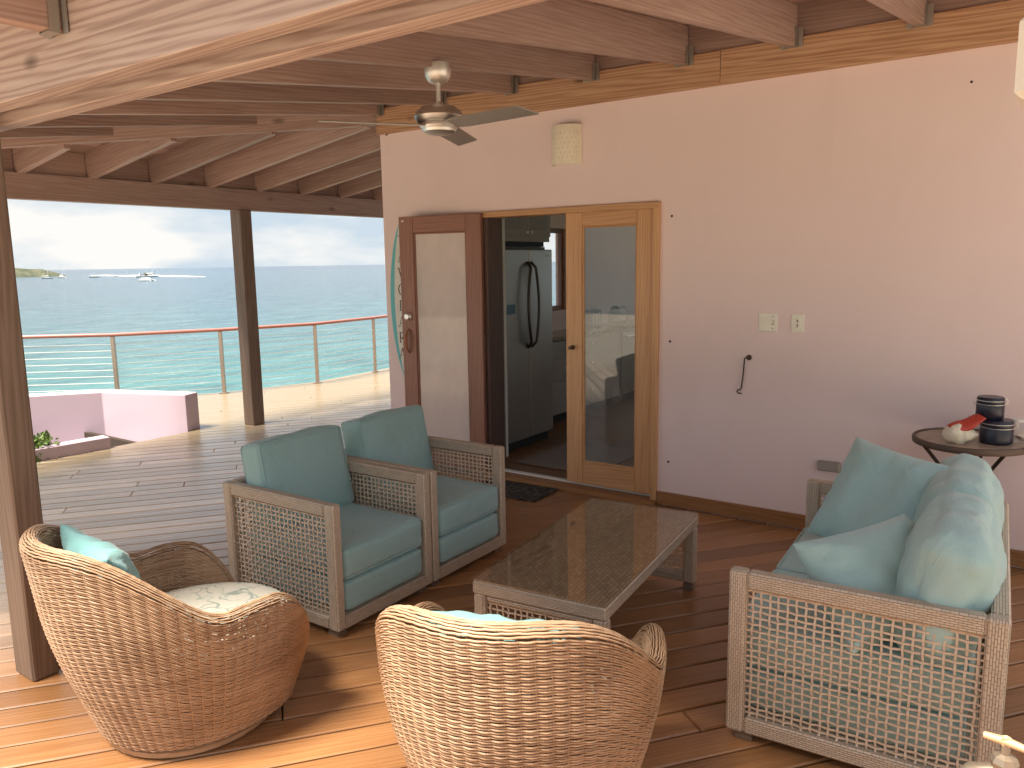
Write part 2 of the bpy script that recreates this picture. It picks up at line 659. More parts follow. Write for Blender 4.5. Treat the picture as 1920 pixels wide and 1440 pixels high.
# ------------------------------------------------------------------ sea, land
def mk_sea():
    t = NT('sea_water')
    ge = t.node('NewGeometry')
    pos = ge.outputs['Position']
    ln = t.node('VectorMath', operation='LENGTH')
    t.l.new(pos, ln.inputs[0])
    lg = t.math('LOGARITHM', ln.outputs['Value'], 10.0)
    n0 = t.noise(pos, .012, 5, .6)
    f = t.math('ADD', t.math('MULTIPLY', lg, .25), t.math('MULTIPLY', n0, .10))
    c = t.ramp(f, [(.47, (.055, .215, .21)), (.54, (.055, .175, .185)), (.60, (.055, .125, .155)), (.70, (.055, .10, .14)), (.85, (.05, .09, .135)), (.92, (.03, .06, .11))])
    mp = t.node('Mapping')
    mp.inputs['Scale'].default_value = (1.0, .45, 1)
    mp.inputs['Rotation'].default_value = (0, 0, R(-35))
    t.l.new(pos, mp.inputs['Vector'])
    w1 = t.noise(mp.outputs[0], .55, 6, .65, .3)
    w2 = t.noise(mp.outputs[0], .10, 5, .6, .2)
    h = t.math('ADD', t.math('MULTIPLY', w1, .8), t.math('MULTIPLY', w2, 1.6))
    w3 = t.noise(mp.outputs[0], .22, 5, .7, .3)
    cap = t.ramp(w1, [(.60, (0, 0, 0)), (.72, (1, 1, 1))])
    c = t.mix(t.math('MULTIPLY', cap, .5), c, (.42, .47, .48))
    wave_shade = t.ramp(w3, [(.36, (1, 1, 1)), (.52, (0, 0, 0))])  # shaded wave faces, then sky-lit ones, put into the water colour
    c = t.mix(t.math('MULTIPLY', wave_shade, .55), c, (.02, .055, .07))
    lit = t.ramp(w3, [(.54, (0, 0, 0)), (.70, (1, 1, 1))])
    c = t.mix(t.math('MULTIPLY', lit, .45), c, (.14, .25, .26))
    t.base(c)
    t.set(Roughness=.16, Specular_IOR_Level=.5, IOR=1.33)
    t.bump(h, 1.0, .9)
    return t.m
SEA_Z = -9.0
mb = MB()
N = 48
ring = [(40000 * math.cos(2 * math.pi * k / N), 40000 * math.sin(2 * math.pi * k / N), SEA_Z) for k in range(N)]
mb.add(ring, [tuple(range(N))])
mb.build('sea', mk_sea(), kind='structure')

# hillside under the house and garden
def mk_ground():
    t = NT('hill_ground')
    v = t.coords('Object', (1, 1, 1), False)
    n = t.noise(v, .6, 6, .6)
    t.base(t.ramp(n, [(.35, (.12, .12, .05)), (.55, (.22, .20, .11)), (.7, (.33, .28, .19))]))
    t.set(Roughness=.95)
    t.bump(t.noise(v, 6, 5), .5, .08)
    return t.m
mb = MB()
nx = 60
V, F = [], []
for i in range(nx + 1):
    for j in range(nx + 1):
        x = -45 + 90 * i / nx
        y = -50 + 100 * j / nx
        d = max(0, -x - 8.5) * .6 + max(0, y - 14) * .6
        inland = max(0, (x - 4) * .10) + max(0, (-y - 9) * .16)
        z = -1.4 - d + inland + .35 * mnoise.noise(Vector((x * .12, y * .12, 0)))
        z = max(z, SEA_Z - 4)
        if -8.4 < x < 6 and -9 < y < 9:
            z = min(z, -.6)
        V.append((x, y, z))
for i in range(nx):
    for j in range(nx):
        a = i * (nx + 1) + j
        F.append((a, a + nx + 1, a + nx + 2, a + 1))
mb.add(V, F)
mb.build('terrain', mk_ground(), smooth='all', kind='structure')

mb = MB()
mb.prism([(-14, -19), (11, -19), (11, 3), (1.64, 3), (1.64, -6.62), (-14, -6.62)], -.75, -.12)  # unseen slab added to bounce sunlight up at wall and roof
mb.build('bounce_slab', paint('bounce_slab_pale', (.62, .56, .47), .85, .1, .2, 1.5), kind='structure')
# ------------------------------------------------------------------ deck planks
DANG = R(52.5)
dx, dy = math.cos(DANG), math.sin(DANG)
PITCHW, PW, PT = .1435, .1325, .032
deck_poly = [(1.6, -6.6), (1.6, .09), (-4.72, .09), (-4.72, 7.0), (-9.5, 7.0), (-9.25, 5.3), (-9.10, 3.98), (-9.02, 2.72), (-9.42, 1.42),
             (-10.05, .26), (-10.7, -.32), (-9.6, -.22), (-7.44, -.22), (-7.44, -6.6)]
def cuts(off):
    """parameters along the plank direction where the line at offset 'off' crosses the deck outline"""
    ts = []
    n = len(deck_poly)
    for i in range(n):
        (x0, y0), (x1, y1) = deck_poly[i], deck_poly[(i + 1) % n]
        a0, a1 = -dy * x0 + dx * y0 - off, -dy * x1 + dx * y1 - off
        if (a0 < 0) != (a1 < 0):
            k = a0 / (a0 - a1)
            x, y = x0 + k * (x1 - x0), y0 + k * (y1 - y0)
            ts.append(x * dx + y * dy)
    return sorted(ts)
deck = thing('deck', 'diagonal wooden plank deck under the porch and out to the railing', 'deck')
del deck['category'], deck['label']
deck['kind'] = 'structure'
o = -8.0
while o < 12:
    a, b = o + .0, o + PW
    ta, tb = cuts(a), cuts(b)
    if len(ta) != len(tb):
        tc_ = cuts((a + b) / 2)
        ta = tb = tc_
    for k in range(0, len(ta) - 1, 2):
        s0, s1, e0, e1 = ta[k], tb[k], ta[k + 1], tb[k + 1]
        if min(e0, e1) - max(s0, s1) < .12:
            continue
        br = [None]
        t = max(s0, s1) + rng.uniform(.8, 4.2)
        while t < min(e0, e1) - .7:
            br.append(t)
            t += rng.uniform(3.0, 4.8)
        br.append(None)
        for q in range(len(br) - 1):
            A0, B0 = (s0, s1) if br[q] is None else (br[q] + .002, br[q] + .002)
            A1, B1 = (e0, e1) if br[q + 1] is None else (br[q + 1] - .002, br[q + 1] - .002)
            cx = (A0 + A1) / 2
            top = rng.uniform(-.0012, .0012)
            poly = [(A0 - cx, -PW / 2), (A1 - cx, -PW / 2), (B1 - cx, PW / 2), (B0 - cx, PW / 2)]
            c = .005
            P2 = [(A0 - cx + c, -PW / 2 + c), (A1 - cx - c, -PW / 2 + c), (B1 - cx - c, PW / 2 - c), (B0 - cx + c, PW / 2 - c)]
            V = [(x, y, -PT) for x, y in poly] + [(x, y, top - c) for x, y in poly] + [(x, y, top) for x, y in P2]
            Fc = [(8, 9, 10, 11)]
            for i in range(4):
                j = (i + 1) % 4
                Fc += [(i, j, 4 + j, 4 + i), (4 + i, 4 + j, 8 + j, 8 + i)]
            m = MB().add(V, Fc).mesh('plank')
            mw = Matrix.Rotation(DANG, 4, 'Z')
            oc = (a + b) / 2
            mw.translation = Vector((cx * dx - oc * dy, cx * dy + oc * dx, 0))
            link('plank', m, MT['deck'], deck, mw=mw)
    o += PITCHW
# dark joists, and a near-black sheet for the shade below the planks
jo = MB()
for k in range(26):
    jo.box((-3.2, -6.3 + k * .5, -.14), (12.6 if k * .5 - 6.3 < -.3 else 3.0, .05, .2)) if k * .5 - 6.3 < -.3 else jo.box((-7.0, -6.3 + k * .5, -.14), (4.2, .05, .2))
jo.build('deck_joists', plain('dark_joist', (.05, .035, .025), .9), deck)
MB().box((-2.9, -3.4, -.30), (8.9, 6.2, .02)).build('void_sheet', plain('void_shade', (.02, .016, .013), .95), deck)

# ------------------------------------------------------------------ house
house = thing('house', 'lilac rendered house wall with open french doors to the kitchen', 'house')
WT = .16
DX0, DX1, DZ = -3.74, -2.265, 2.085      # rough opening in the wall
WL, WR_, WH = -4.81, 1.6, 3.05
mb = MB()
def wallbox(x0, x1, y0, y1, z0, z1):
    mb.box(((x0 + x1) / 2, (y0 + y1) / 2, (z0 + z1) / 2), (x1 - x0, y1 - y0, z1 - z0))
wallbox(WL, DX0, 0, WT, -.3, WH)
wallbox(DX1, WR_, 0, WT, -.3, WH)
wallbox(DX0, DX1, 0, WT, DZ, WH)
mb.build('front_wall', MT['wall'], house)
mb = MB()
KW0, KW1, KZ0, KZ1 = 1.40, 2.75, 1.16, 2.06
wallbox(WL, WL + WT, WT, KW0, -.3, WH)
wallbox(WL, WL + WT, KW1, 6.2, -.3, WH)
wallbox(WL, WL + WT, KW0, KW1, -.3, KZ0)
wallbox(WL, WL + WT, KW0, KW1, KZ1, WH)
mb.build('side_wall', MT['wall'], house)
# wall behind the sofa, seen edge on from the camera
MB().box((.165, -3.43, 1.25), (.20, .56, 2.7)).build('pillar', MT['wall'], house)

# kitchen room
IN = paint('kitchen_wall_paint', (.66, .65, .60), .7)
mb = MB()
wallbox(WL + WT, -3.6, 5.4, 5.52, 0, 2.6)
wallbox(-1.2, 1.6, 5.4, 5.52, 0, 2.6)
wallbox(-3.6, -1.2, 5.4, 5.52, 0, .95)  # unseen opening above this piece, added to light the kitchen
wallbox(-3.6, -1.2, 5.4, 5.52, 2.15, 2.6)
mb.build('back_wall', IN, house)
mb = MB()
wallbox(1.48, 1.6, WT, 1.2, 0, 2.6)
wallbox(1.48, 1.6, 4.6, 5.4, 0, 2.6)
wallbox(1.48, 1.6, 1.2, 4.6, 2.15, 2.6)
wallbox(1.48, 1.6, 1.2, 4.6, 0, .9)  # unseen wide opening above, added to bring more light into the kitchen
mb.build('end_wall', IN, house)
MB().box((-1.55, 2.8, 2.55), (6.2, 5.2, .04)).build('kitchen_ceiling', MT['white'], house)
KF = wood('kitchen_floor_board', (.13, .06, .028), (.21, .10, .048), (.27, .14, .07), .4, (.5, 8, 8), .15, 0)
for k in range(26):
    y = .12 + k * .2
    bar('floor_board', (WL + WT, y + .1, .005), (1.5, y + .1, .005), .196, .03, KF, house)
# threshold and door frame
bar('threshold', (DX0, .03, .012), (DX1, .03, .012), .20, .035, MT['trim'], house)
bar('sill_strip', (DX0 + .03, .07, .037), (DX1 - .03, .07, .037), .05, .012, MT['white'], house)
MT['jamb'] = wood('dark_jamb_wood', (.05, .028, .022), (.075, .042, .034), (.10, .058, .046), .5)
bar('door_jamb', (DX0 + .022, .07, .03), (DX0 + .022, .07, DZ), .19, .045, MT['jamb'], house, up=(1, 0, 0))
bar('door_jamb', (DX1 - .022, .07, .03), (DX1 - .022, .07, DZ), .19, .045, MT['door_oak'], house, up=(1, 0, 0))
bar('door_head', (DX0, .068, DZ - .022), (DX1, .068, DZ - .022), .19, .044, MT['door_oak'], house)
# baseboard
bar('baseboard', (DX1 + .002, -.012, .055), (.06, -.012, .055), .022, .09, MT['trim'], house)
bar('baseboard', (WL, -.012, .055), (DX0 - .002, -.012, .055), .022, .09, MT['trim'], house)

def french_door(origin, ang, width, mat, glass, name_mat, handle):
    """leaf in its own frame: X along the leaf from the hinge, Z up"""
    e = bpy.data.objects.new('french_door', None)
    COL.objects.link(e)
    e.parent = house
    e.location = origin
    e.rotation_euler = (0, 0, ang)
    H, st, tr, br, T = 2.02, .135, .13, .165, .042
    def lb(nm, p0, p1, w, h, up, m=mat):
        b = bar(nm, Vector(p0) + Vector(origin), Vector(p1) + Vector(origin), w, h, m, e, up=up, bev=.004)
        return b
    lb('stile', (st / 2, 0, 0), (st / 2, 0, H), T, st, (1, 0, 0))
    lb('stile', (width - st / 2, 0, 0), (width - st / 2, 0, H), T, st, (1, 0, 0))
    lb('top_rail', (st, 0, H - tr / 2), (width - st, 0, H - tr / 2), T - .003, tr, (0, 0, 1))
    lb('bottom_rail', (st, 0, br / 2), (width - st, 0, br / 2), T - .003, br, (0, 0, 1))
    g = MB().box((width / 2, 0, (br + H - tr) / 2), (width - 2 * st + .01, .006, H - tr - br + .01)).build('glass_pane', glass, e)
    for zz in (br + .006, H - tr - .006):
        lb('bead', (st, 0, zz), (width - st, 0, zz), .026, .012, (0, 0, 1))
    for xx in (st + .006, width - st - .006):
        lb('bead', (xx, 0, br), (xx, 0, H - tr), .026, .012, (1, 0, 0))
    for z in (.22, 1.02, 1.80):
        hb = MB()
        hb.tube([(0, -.018, z - .05), (0, -.018, z + .05)], .008, 8)
        hb.box((.02, -.0225, z), (.035, .003, .09))
        hb.build('hinge', MT['bronze'], e)
    return e
dr = french_door((DX1 - .046, -.001 + .03, .055), math.pi, .70, MT['door_oak'], MT['glass'], 'oak', True)
dr['label'] = 'closed honey coloured door leaf with long glass pane'
mb = MB()
mb.lathe([(.016, 0), (.018, .006), (.008, .01), (.008, .03), (.014, .034), (.014, .05), (.0, .052)], 14, (.640, .021, 1.02), Matrix.Rotation(-math.pi / 2, 3, 'X'))
mb.build('knob', MT['bronze'], dr, smooth=True)
dl = french_door((DX0 + .01, -.045, .055), math.pi + R(8.5), .755, MT['door_red'], MT['glass_white'], 'red', True)
dl['label'] = 'dark mahogany door leaf swung open against the wall'
mb = MB()
mb.lathe([(.036, 0), (.036, .012), (.026, .022), (.02, .03), (.0, .031)], 20, (.690, .021, 1.22), Matrix.Rotation(-math.pi / 2, 3, 'X'))
mb.build('deadbolt', MT['nickel'], dl, smooth=True)
mb = MB()
hp = [(.690, .02 + .055 * math.sin(math.pi * k / 12) ** .7, 1.12 - .20 * k / 12) for k in range(13)]
mb.tube(hp, [.006 + .010 * math.sin(math.pi * k / 12) for k in range(13)], 8)
mb.build('pull_handle', wood('handle_wood', (.2, .08, .04), (.3, .13, .07), (.4, .2, .11), .4), dl, smooth=True)
MB().box((.715, .0225, 1.985), (.022, .003, .012)).build('sticker', MT['white'], dl)

# ------------------------------------------------------------------ porch roof
roof = thing('porch_roof', 'brown timber porch roof of rafters beams and posts', 'porch roof')
BY_O, BY_I = -3.655, -3.475              # centre lines of the two outer beams
SL = .134
def zmain(y):
    return 2.922 + SL * y               # underside of the main rafters
def zfar(x):
    return 2.838 + .152 * (x + 4.81)    # underside of the rafters beyond the corner
bar('beam', (-7.5, BY_O, 2.44), (.6, BY_O, 2.44), .072, .38, MT['beam'], roof, label='pale knotty outer beam nearest the viewer')
bar('beam', (-7.5, BY_I, 2.355), (.6, BY_I, 2.355), .072, .21, MT['beam'], roof)
bar('ledger', (WL + .01, -.027, 2.865), (-1.86, -.027, 2.865), .05, .20, MT['ledger'], roof)
bar('ledger', (-1.857, -.027, 2.865), (.05, -.027, 2.865), .05, .20, MT['ledger'], roof)
bar('blocking', (WL, -.012, 3.07), (.06, -.012, 3.07), .02, .22, MT['rafter'], roof)
RH, RT = .225, .055
def hanger(x, y, z, sgn):
    m = MB()
    m.box((0, 0, -.004), (RT + .012, .03, .004))
    for s in (-1, 1):
        m.box((s * (RT / 2 + .004), 0, .05), (.003, .03, .11))
        m.box((s * (RT / 2 + .020), sgn * .0235, .05), (.030, .003, .11))
    m.build('joist_hanger', MT['galv'], roof, loc=(x, y, z))
hipdir = Vector((-.634, -.773, 0))
for k in range(-2, 11):
    x = -.76 - .667 * k
    if x > .3:
        continue
    y1 = -.054
    if x < WL + .03:
        y1 = (x - WL) / hipdir.x * hipdir.y - .02
    y0 = -3.60
    dz = RH / 2
    bar('rafter', (x, y0, zmain(y0) + dz), (x, y1, zmain(y1) + dz), RT, RH, MT['rafter'], roof)
    if x > WL + .03:
        hanger(x, y1 - .026, zmain(y1 - .026) - .002, 1)
# hip rafter
h0, h1 = Vector((WL - .02, -.03, 2.842 + .14)), Vector((-7.45, -3.23, 2.842 - .30 + .14 - .06))
bar('hip_rafter', h0, h1, .06, .28, MT['rafter'], roof)
# rafters beyond the corner
for k in range(11):
    y = -3.0 + .588 * k
    xh = WL - .01
    if y < 0:
        xh = WL + y / hipdir.y * hipdir.x - .03
    bar('rafter', (-7.55, y, zfar(-7.55) + RH / 2), (xh, y, zfar(xh) + RH / 2), RT, RH, MT['rafter'], roof)
bar('beam', (-7.17, -3.5, 2.388), (-7.17, 4.6, 2.388), .10, .215, MT['rafter'], roof, label='dark beam carried by the far post')
for k in range(10):
    y = -3.0 + .588 * k
    bar('blocking', (-7.18, y + .03, 2.60), (-7.18, y + .556, 2.60), .03, .21, MT['rafter'], roof)
# roof boards: main slope (along X) and far slope (along Y)
nb = 0
y = -3.66
while y < .02:
    yc = y + .07
    xl = -7.6
    if yc < 0:
        xl = max(-7.6, WL + yc / hipdir.y * hipdir.x - .05)
    z = zmain(yc) + RH + .012
    bar('roof_board', (xl, yc, z), (.6, yc, z), .1385, .02, MT['board'], roof, up=(0, -SL, 1))
    y += .1412
x = -7.66
while x < WL + .02:
    xc = x + .07
    yl = max(-3.6, (xc - WL) / hipdir.x * hipdir.y)
    if xc > WL:
        yl = 0
    z = zfar(xc) + RH + .012
    bar('roof_board', (xc, yl - .03, z), (xc, 4.8, z), .1385, .02, MT['board'], roof, up=(-.152, 0, 1))
    x += .1412
# flat bay toward the camera, its unseen edge shaped for the sunlight
for k in range(-7, 5):
    x = -2.52 + .667 * k
    bar('joist', (x, -3.695, 2.395 + .10), (x, -4.02 if x > -2.9 else -4.74, 2.395 + .10), RT, .20, MT['rafter'], roof)
    hanger(x, -3.72, 2.393, 1)
y = -3.70
while y > -3.95:
    bar('roof_board', (-7.6, y - .07, 2.61), (.6, y - .07, 2.61), .1385, .02, MT['board'], roof)
    y -= .1412
y = -4.12  # unseen deeper strip on the left, added to shade the near post
while y > -4.72:
    bar('roof_board', (-7.6, y - .07, 2.61), (-3.0, y - .07, 2.61), .1385, .02, MT['board'], roof)
    y -= .1412
# solid covering above the boards
SH = paint('roof_sheet_paint', (.45, .43, .41), .7)
def slab(pts, nm):
    V = [Vector(p) for p in pts] + [Vector(p) + Vector((0, 0, .03)) for p in pts]
    n = len(pts)
    F = [tuple(range(n - 1, -1, -1)), tuple(range(n, 2 * n))] + [(i, (i + 1) % n, n + (i + 1) % n, n + i) for i in range(n)]
    MB().add(V, F).build(nm, SH, roof)
zt = RH + .03
slab([(-7.65, -3.7, zmain(-3.7) + zt), (.62, -3.7, zmain(-3.7) + zt), (.62, .3, zmain(.3) + zt), (WL, .3, zmain(.3) + zt), (WL, 0, zmain(0) + zt)], 'roof_sheet')
slab([(-7.7, -3.6, zfar(-7.7) + zt), (WL, 0, zfar(WL) + zt), (WL + .2, 0, zfar(WL + .2) + zt), (WL + .2, 4.85, zfar(WL + .2) + zt), (-7.7, 4.85, zfar(-7.7) + zt)], 'roof_sheet')
slab([(-7.65, -4.06, 2.63), (.62, -4.06, 2.63), (.62, -3.7, 2.63), (-7.65, -3.7, 2.63)], 'roof_sheet')
slab([(-7.65, -4.80, 2.63), (-2.98, -4.80, 2.63), (-2.98, -4.065, 2.63), (-7.65, -4.065, 2.63)], 'roof_sheet')  # sheet over the added strip that shades the near post
slab([(WL + .1, .1, 3.12), (1.65, .1, 3.12), (1.65, 6.3, 3.12), (WL + .1, 6.3, 3.12)], 'roof_sheet')
# posts
bar('post', (-3.485, -3.565, 0), (-3.485, -3.565, 2.52), .108, .165, MT['post'], roof, up=(1, 0, 0), bev=.008, label='near square timber post at the left edge')
bar('post', (-7.17, .31, 0), (-7.17, .31, 2.285), .145, .17, MT['post'], roof, up=(1, 0, 0), bev=.008, label='far square timber post in front of the sea')
bar('post', (-7.17, -3.565, 0), (-7.17, -3.565, 2.285), .145, .17, MT['post'], roof, up=(1, 0, 0), bev=.008)

# ------------------------------------------------------------------ railing
rail = thing('deck_railing', 'cable railing with pinkish top rail along the deck edge', 'railing', (-9.3, 1.4, 0))
RP = [(-11.0, -.62), (-9.95, .30), (-9.30, 1.42), (-8.89, 2.70), (-8.99, 3.98), (-9.2, 5.3), (-9.5, 6.6)]
off = Vector((-9.3, 1.4, 0))
RM = plain('rail_pink_paint', (.45, .20, .17), .35)
PM = metal('rail_post_bronze', (.55, .45, .38), .4)
m = MB()
m.tube([Vector((x, y, .865)) - off for x, y in RP], .024, 10)
m.build('top_rail', RM, rail, smooth=True)
for x, y in RP[1:]:
    m = MB()
    m.box((0, 0, .42), (.042, .042, .84))
    m.box((0, 0, .005), (.10, .10, .01))
    q = m.build('rail_post', PM, rail, loc=Vector((x, y, 0)) - off)
    q.rotation_euler = (0, 0, R(30))
for k in range(9):
    z = .08 + k * .083
    m = MB()
    m.tube([Vector((x, y, z)) - off for x, y in RP], .0034, 6)
    m.build('cable', MT['nickel'], rail)

# ------------------------------------------------------------------ planter wall beyond the deck
pl = thing('planter_wall', 'low lilac rendered planter wall beside the far post', 'planter', (-7.9, -.5, -1.2))
off = Vector((-7.9, -.5, -1.2))
def wallstrip(pts, th, z0, z1, nm):
    """closed outline wall: pts are inner-face corners, thickness added on the +n side"""
    m = MB()
    L = [Vector((x, y, 0)) for x, y in pts]
    nn = []
    for i in range(len(L)):
        a = (L[min(i + 1, len(L) - 1)] - L[max(i - 1, 0)]).normalized()
        nn.append(Vector((a.y, -a.x, 0)))
    outl = [l + n * th for l, n in zip(L, nn)]
    poly = [(q.x - off.x, q.y - off.y) for q in L] + [(q.x - off.x, q.y - off.y) for q in outl[::-1]]
    m.prism(poly[::-1], z0 - off.z, z1 - off.z)
    return m.build(nm, MT['planter'], pl, bev=.006)
wallstrip([(-7.47, -.30), (-8.46, -.66), (-9.3, -1.75)], .20, -1.2, .385, 'wall')
MB().box((-7.545 - off.x, -1.95 - off.y, -.44 - off.z), (.15, 1.6, 1.1), Matrix.Rotation(R(-5), 3, 'Z')).build('curb', MT['planter'], pl, bev=.005)
MB().prism([(-7.5 - off.x, -.35 - off.y), (-8.5 - off.x, -.7 - off.y), (-9.6 - off.x, -2.3 - off.y), (-9.6 - off.x, -4 - off.y), (-7.5 - off.x, -4 - off.y)], -.62 - off.z, -.47 - off.z).build('planter_floor', MT['planter'], pl)

# ------------------------------------------------------------------ shrub leaves
def mk_leaf(name, c0, c1):
    t = NT(name)
    n = t.noise(t.coords('Object', (1, 1, 1)), 9, 3)
    t.base(t.mix(n, c0, c1))
    t.set(Roughness=.5, Specular_IOR_Level=.4)
    t.p.inputs['Subsurface Weight'].default_value = 0
    return t.m
LEAF = mk_leaf('shrub_leaf', (.05, .11, .02), (.17, .26, .05))
def shrub(loc, rx, ry, rz, n, leaf, label, group=None, seed=1, name='shrub'):
    rr = random.Random(seed)
    s = thing(name, label, 'shrub', loc, 0, group)
    st = MB()
    lf = MB()
    for k in range(max(7, n // 120)):
        a = rr.uniform(0, 6.28)
        r = rr.uniform(.2, .9)
        tip = Vector((rx * r * math.cos(a), ry * r * math.sin(a), rz * rr.uniform(.6, 1)))
        st.tube([(0, 0, 0), tip * .5 + Vector((0, 0, rz * .15)), tip], [.02 * rz + .004, .012 * rz + .003, .003], 5)
    for k in range(n):
        a = rr.uniform(0, 6.28)
        r = rr.uniform(.0, 1) ** .5
        h = rr.uniform(0.1, 1)
        lump = .72 + .4 * mnoise.noise(Vector((math.cos(a) * 1.7, math.sin(a) * 1.7, h * 2 + seed)))
        rad = math.sin(min(1, h * 1.15 + .15) * math.pi * .85) * lump * 1.15
        p = Vector((rx * r * rad * math.cos(a), ry * r * rad * math.sin(a), rz * h * (.85 + .3 * lump)))
        L = leaf * rr.uniform(.6, 1.25)
        d = Vector((rr.gauss(0, 1), rr.gauss(0, 1), rr.uniform(.0, 1.2))).normalized()
        q = d.cross(Vector((rr.gauss(0, 1), rr.gauss(0, 1), rr.gauss(0, 1)))).normalized()
        nrm = d.cross(q)
        lf.add([p, p + d * L * .5 + q * L * .28 + nrm * L * .06, p + d * L, p + d * L * .5 - q * L * .28 + nrm * L * .06], [(0, 1, 2), (0, 2, 3)])
    st.build('stem', MT['post'], s)
    lf.build('foliage', LEAF, s, kind='stuff')
    return s
shrub((-7.62, -1.78, -.36), .42, .50, .50, 1700, .055, 'low leafy green shrub in the lilac planter at the deck edge', seed=3)

# ------------------------------------------------------------------ far islands and boats
m = MB()
def hill(cx, cy, rx, ry, h, ang, seed, nm, mat, n=40):
    V, F = [], []
    for i in range(n + 1):
        for j in range(n + 1):
            u, v = -1 + 2 * i / n, -1 + 2 * j / n
            r = math.hypot(u, v)
            z = max(0, 1 - r * r) ** .8 * h * (.75 + .5 * mnoise.noise(Vector((u * 2.2 + seed, v * 2.2, 0)))) + .5 * mnoise.noise(Vector((u * 9, v * 9, seed))) * (r < .95)
            V.append((u * rx, v * ry, z - .4 - (r > 1) * 1.0))
    for i in range(n):
        for j in range(n):
            a = i * (n + 1) + j
            F.append((a, a + n + 1, a + n + 2, a + 1))
    o = MB().add(V, F).build(nm, mat, None, smooth='all', loc=(cx, cy, SEA_Z), kind='structure')
    o.rotation_euler = (0, 0, ang)
    return o
t = NT('island_scrub')
v = t.coords('Object', (1, 1, 1), False)
t.base(t.ramp(t.noise(v, .09, 6, .65), [(.38, (.05, .062, .036)), (.55, (.09, .098, .06)), (.7, (.15, .135, .095))]))
t.set(Roughness=.95)
hill(-1395, 560, 95, 60, 17, R(60), 2.0, 'island', t.m)
t = NT('sand')
t.base(t.ramp(t.noise(t.coords('Object', (1, 1, 1), False), .05, 5), [(.3, (.70, .64, .52)), (.7, (.85, .80, .70))]))
t.set(Roughness=.9)
o_ = hill(-1085, 610, 330, 12, 1.6, R(-16), 5.0, 'sandbar', t.m)

BW = plain('boat_white', (.82, .82, .80), .35)
BD = plain('boat_dark_window', (.05, .06, .08), .3)
def boat(loc, rot, L, label, kind, name='boat'):
    b = thing(name, label, 'boat', loc, rot, 'boats anchored off the sandbar')
    def hullmesh(w, y0, h):
        sec = []
        for k in range(9):
            u = k / 8
            ww = w * (1 - max(0, (u - .5) / .5) ** 2.2) * (.85 + .15 * min(1, u * 3))
            x = -L / 2 + L * u
            sec.append([(x, y0 - ww / 2, h), (x, y0 - ww * .36, h * .3), (x, y0, -.25), (x, y0 + ww * .36, h * .3), (x, y0 + ww / 2, h)])
        V = [p for s in sec for p in s]
        F = [(i * 5 + k, i * 5 + k + 1, i * 5 + 6 + k, i * 5 + 5 + k) for i in range(8) for k in range(4)]
        F += [(i * 5, i * 5 + 5, i * 5 + 9, i * 5 + 4) for i in range(8)] + [(0, 1, 2, 3, 4)]
        return MB().add(V, F)
    if kind == 'cat':
        hullmesh(L * .14, -L * .2, L * .11).build('hull', BW, b)
        hullmesh(L * .14, L * .2, L * .11).build('hull', BW, b)
        MB().box((-L * .08, 0, L * .115), (L * .66, L * .50, L * .05)).build('bridge_deck', BW, b)
        c = MB().prism([(-L * .34, 0), (L * .14, 0), (L * .02, L * .09), (-L * .34, L * .09)], -L * .18, L * .18, Matrix.Rotation(R(90), 4, 'X') @ Matrix.Translation((0, L * .14, 0))).build('cabin', BW, b)
        MB().box((-L * .14, 0, L * .19), (L * .30, L * .365, L * .035)).build('window_band', BD, b)
        MB().box((-L * .30, 0, L * .27), (L * .20, L * .30, L * .015)).build('hard_top', BW, b)
    else:
        hullmesh(L * .28, 0, L * .11).build('hull', BW, b)
        MB().box((-L * .05, 0, L * .15), (L * .36, L * .17, L * .09)).build('cabin', BW, b)
        MB().box((-L * .04, 0, L * .165), (L * .30, L * .175, L * .03)).build('window_band', BD, b)
        if kind == 'motor':
            MB().box((-L * .08, 0, L * .27), (L * .22, L * .15, L * .11)).build('flybridge', BW, b)
    if kind in ('sail', 'cat_mast'):
        m = MB()
        m.tube([(L * .06, 0, L * .1), (L * .06, 0, L * 1.25)], L * .012, 6)
        m.build('mast', BW, b)
        m = MB()
        m.tube([(L * .06, 0, L * .27), (-L * .36, 0, L * .26)], L * .022, 6)
        m.build('boom', BW, b)
        m = MB()
        m.tube([(L * .06, 0, L * 1.22), (L * .49, 0, L * .12)], L * .004, 4)
        m.tube([(L * .06, 0, L * 1.22), (-L * .49, 0, L * .12)], L * .004, 4)
        m.build('stay', BW, b)
    return b
boat((-628, 360, SEA_Z), R(18), 12.5, 'largest white catamaran anchored on the sea in front of the others', 'cat', 'catamaran')
boat((-1000, 451, SEA_Z), R(60), 13, 'white sailboat with tall mast in front of the island, left one', 'sail', 'sailboat')
boat((-1040, 487, SEA_Z), R(10), 14, 'white sailboat near the right end of the island', 'sail', 'sailboat')
boat((-1010, 512, SEA_Z), R(70), 13, 'white motor boat between the island and the catamaran', 'motor', 'motor_boat')
boat((-1060, 567, SEA_Z), R(30), 7, 'small distant boat halfway between island and catamaran', 'small', 'small_boat')
boat((-905, 515, SEA_Z), R(75), 16, 'white motor yacht just behind the catamaran', 'motor', 'motor_yacht')
boat((-900, 524, SEA_Z), R(40), 17, 'sailboat with tall thin mast behind the catamaran', 'sail', 'sailboat')
isl = thing('sand_cay', 'tiny sand islet with dark bushes behind the catamaran', 'islet', (-985, 570, SEA_Z))
q = MB()
for k in range(7):
    a = rng.uniform(-9, 9)
    for j in range(40):
        p = Vector((a + rng.gauss(0, 1.2), rng.gauss(0, 1.2), 1.2 + abs(rng.gauss(0, 1.6))))
        d = Vector((rng.gauss(0, 1), rng.gauss(0, 1), rng.gauss(0, 1))).normalized() * 1.1
        e = d.cross(Vector((0, .3, 1))).normalized() * .6
        q.add([p - d, p + e, p + d, p - e], [(0, 1, 2, 3)])
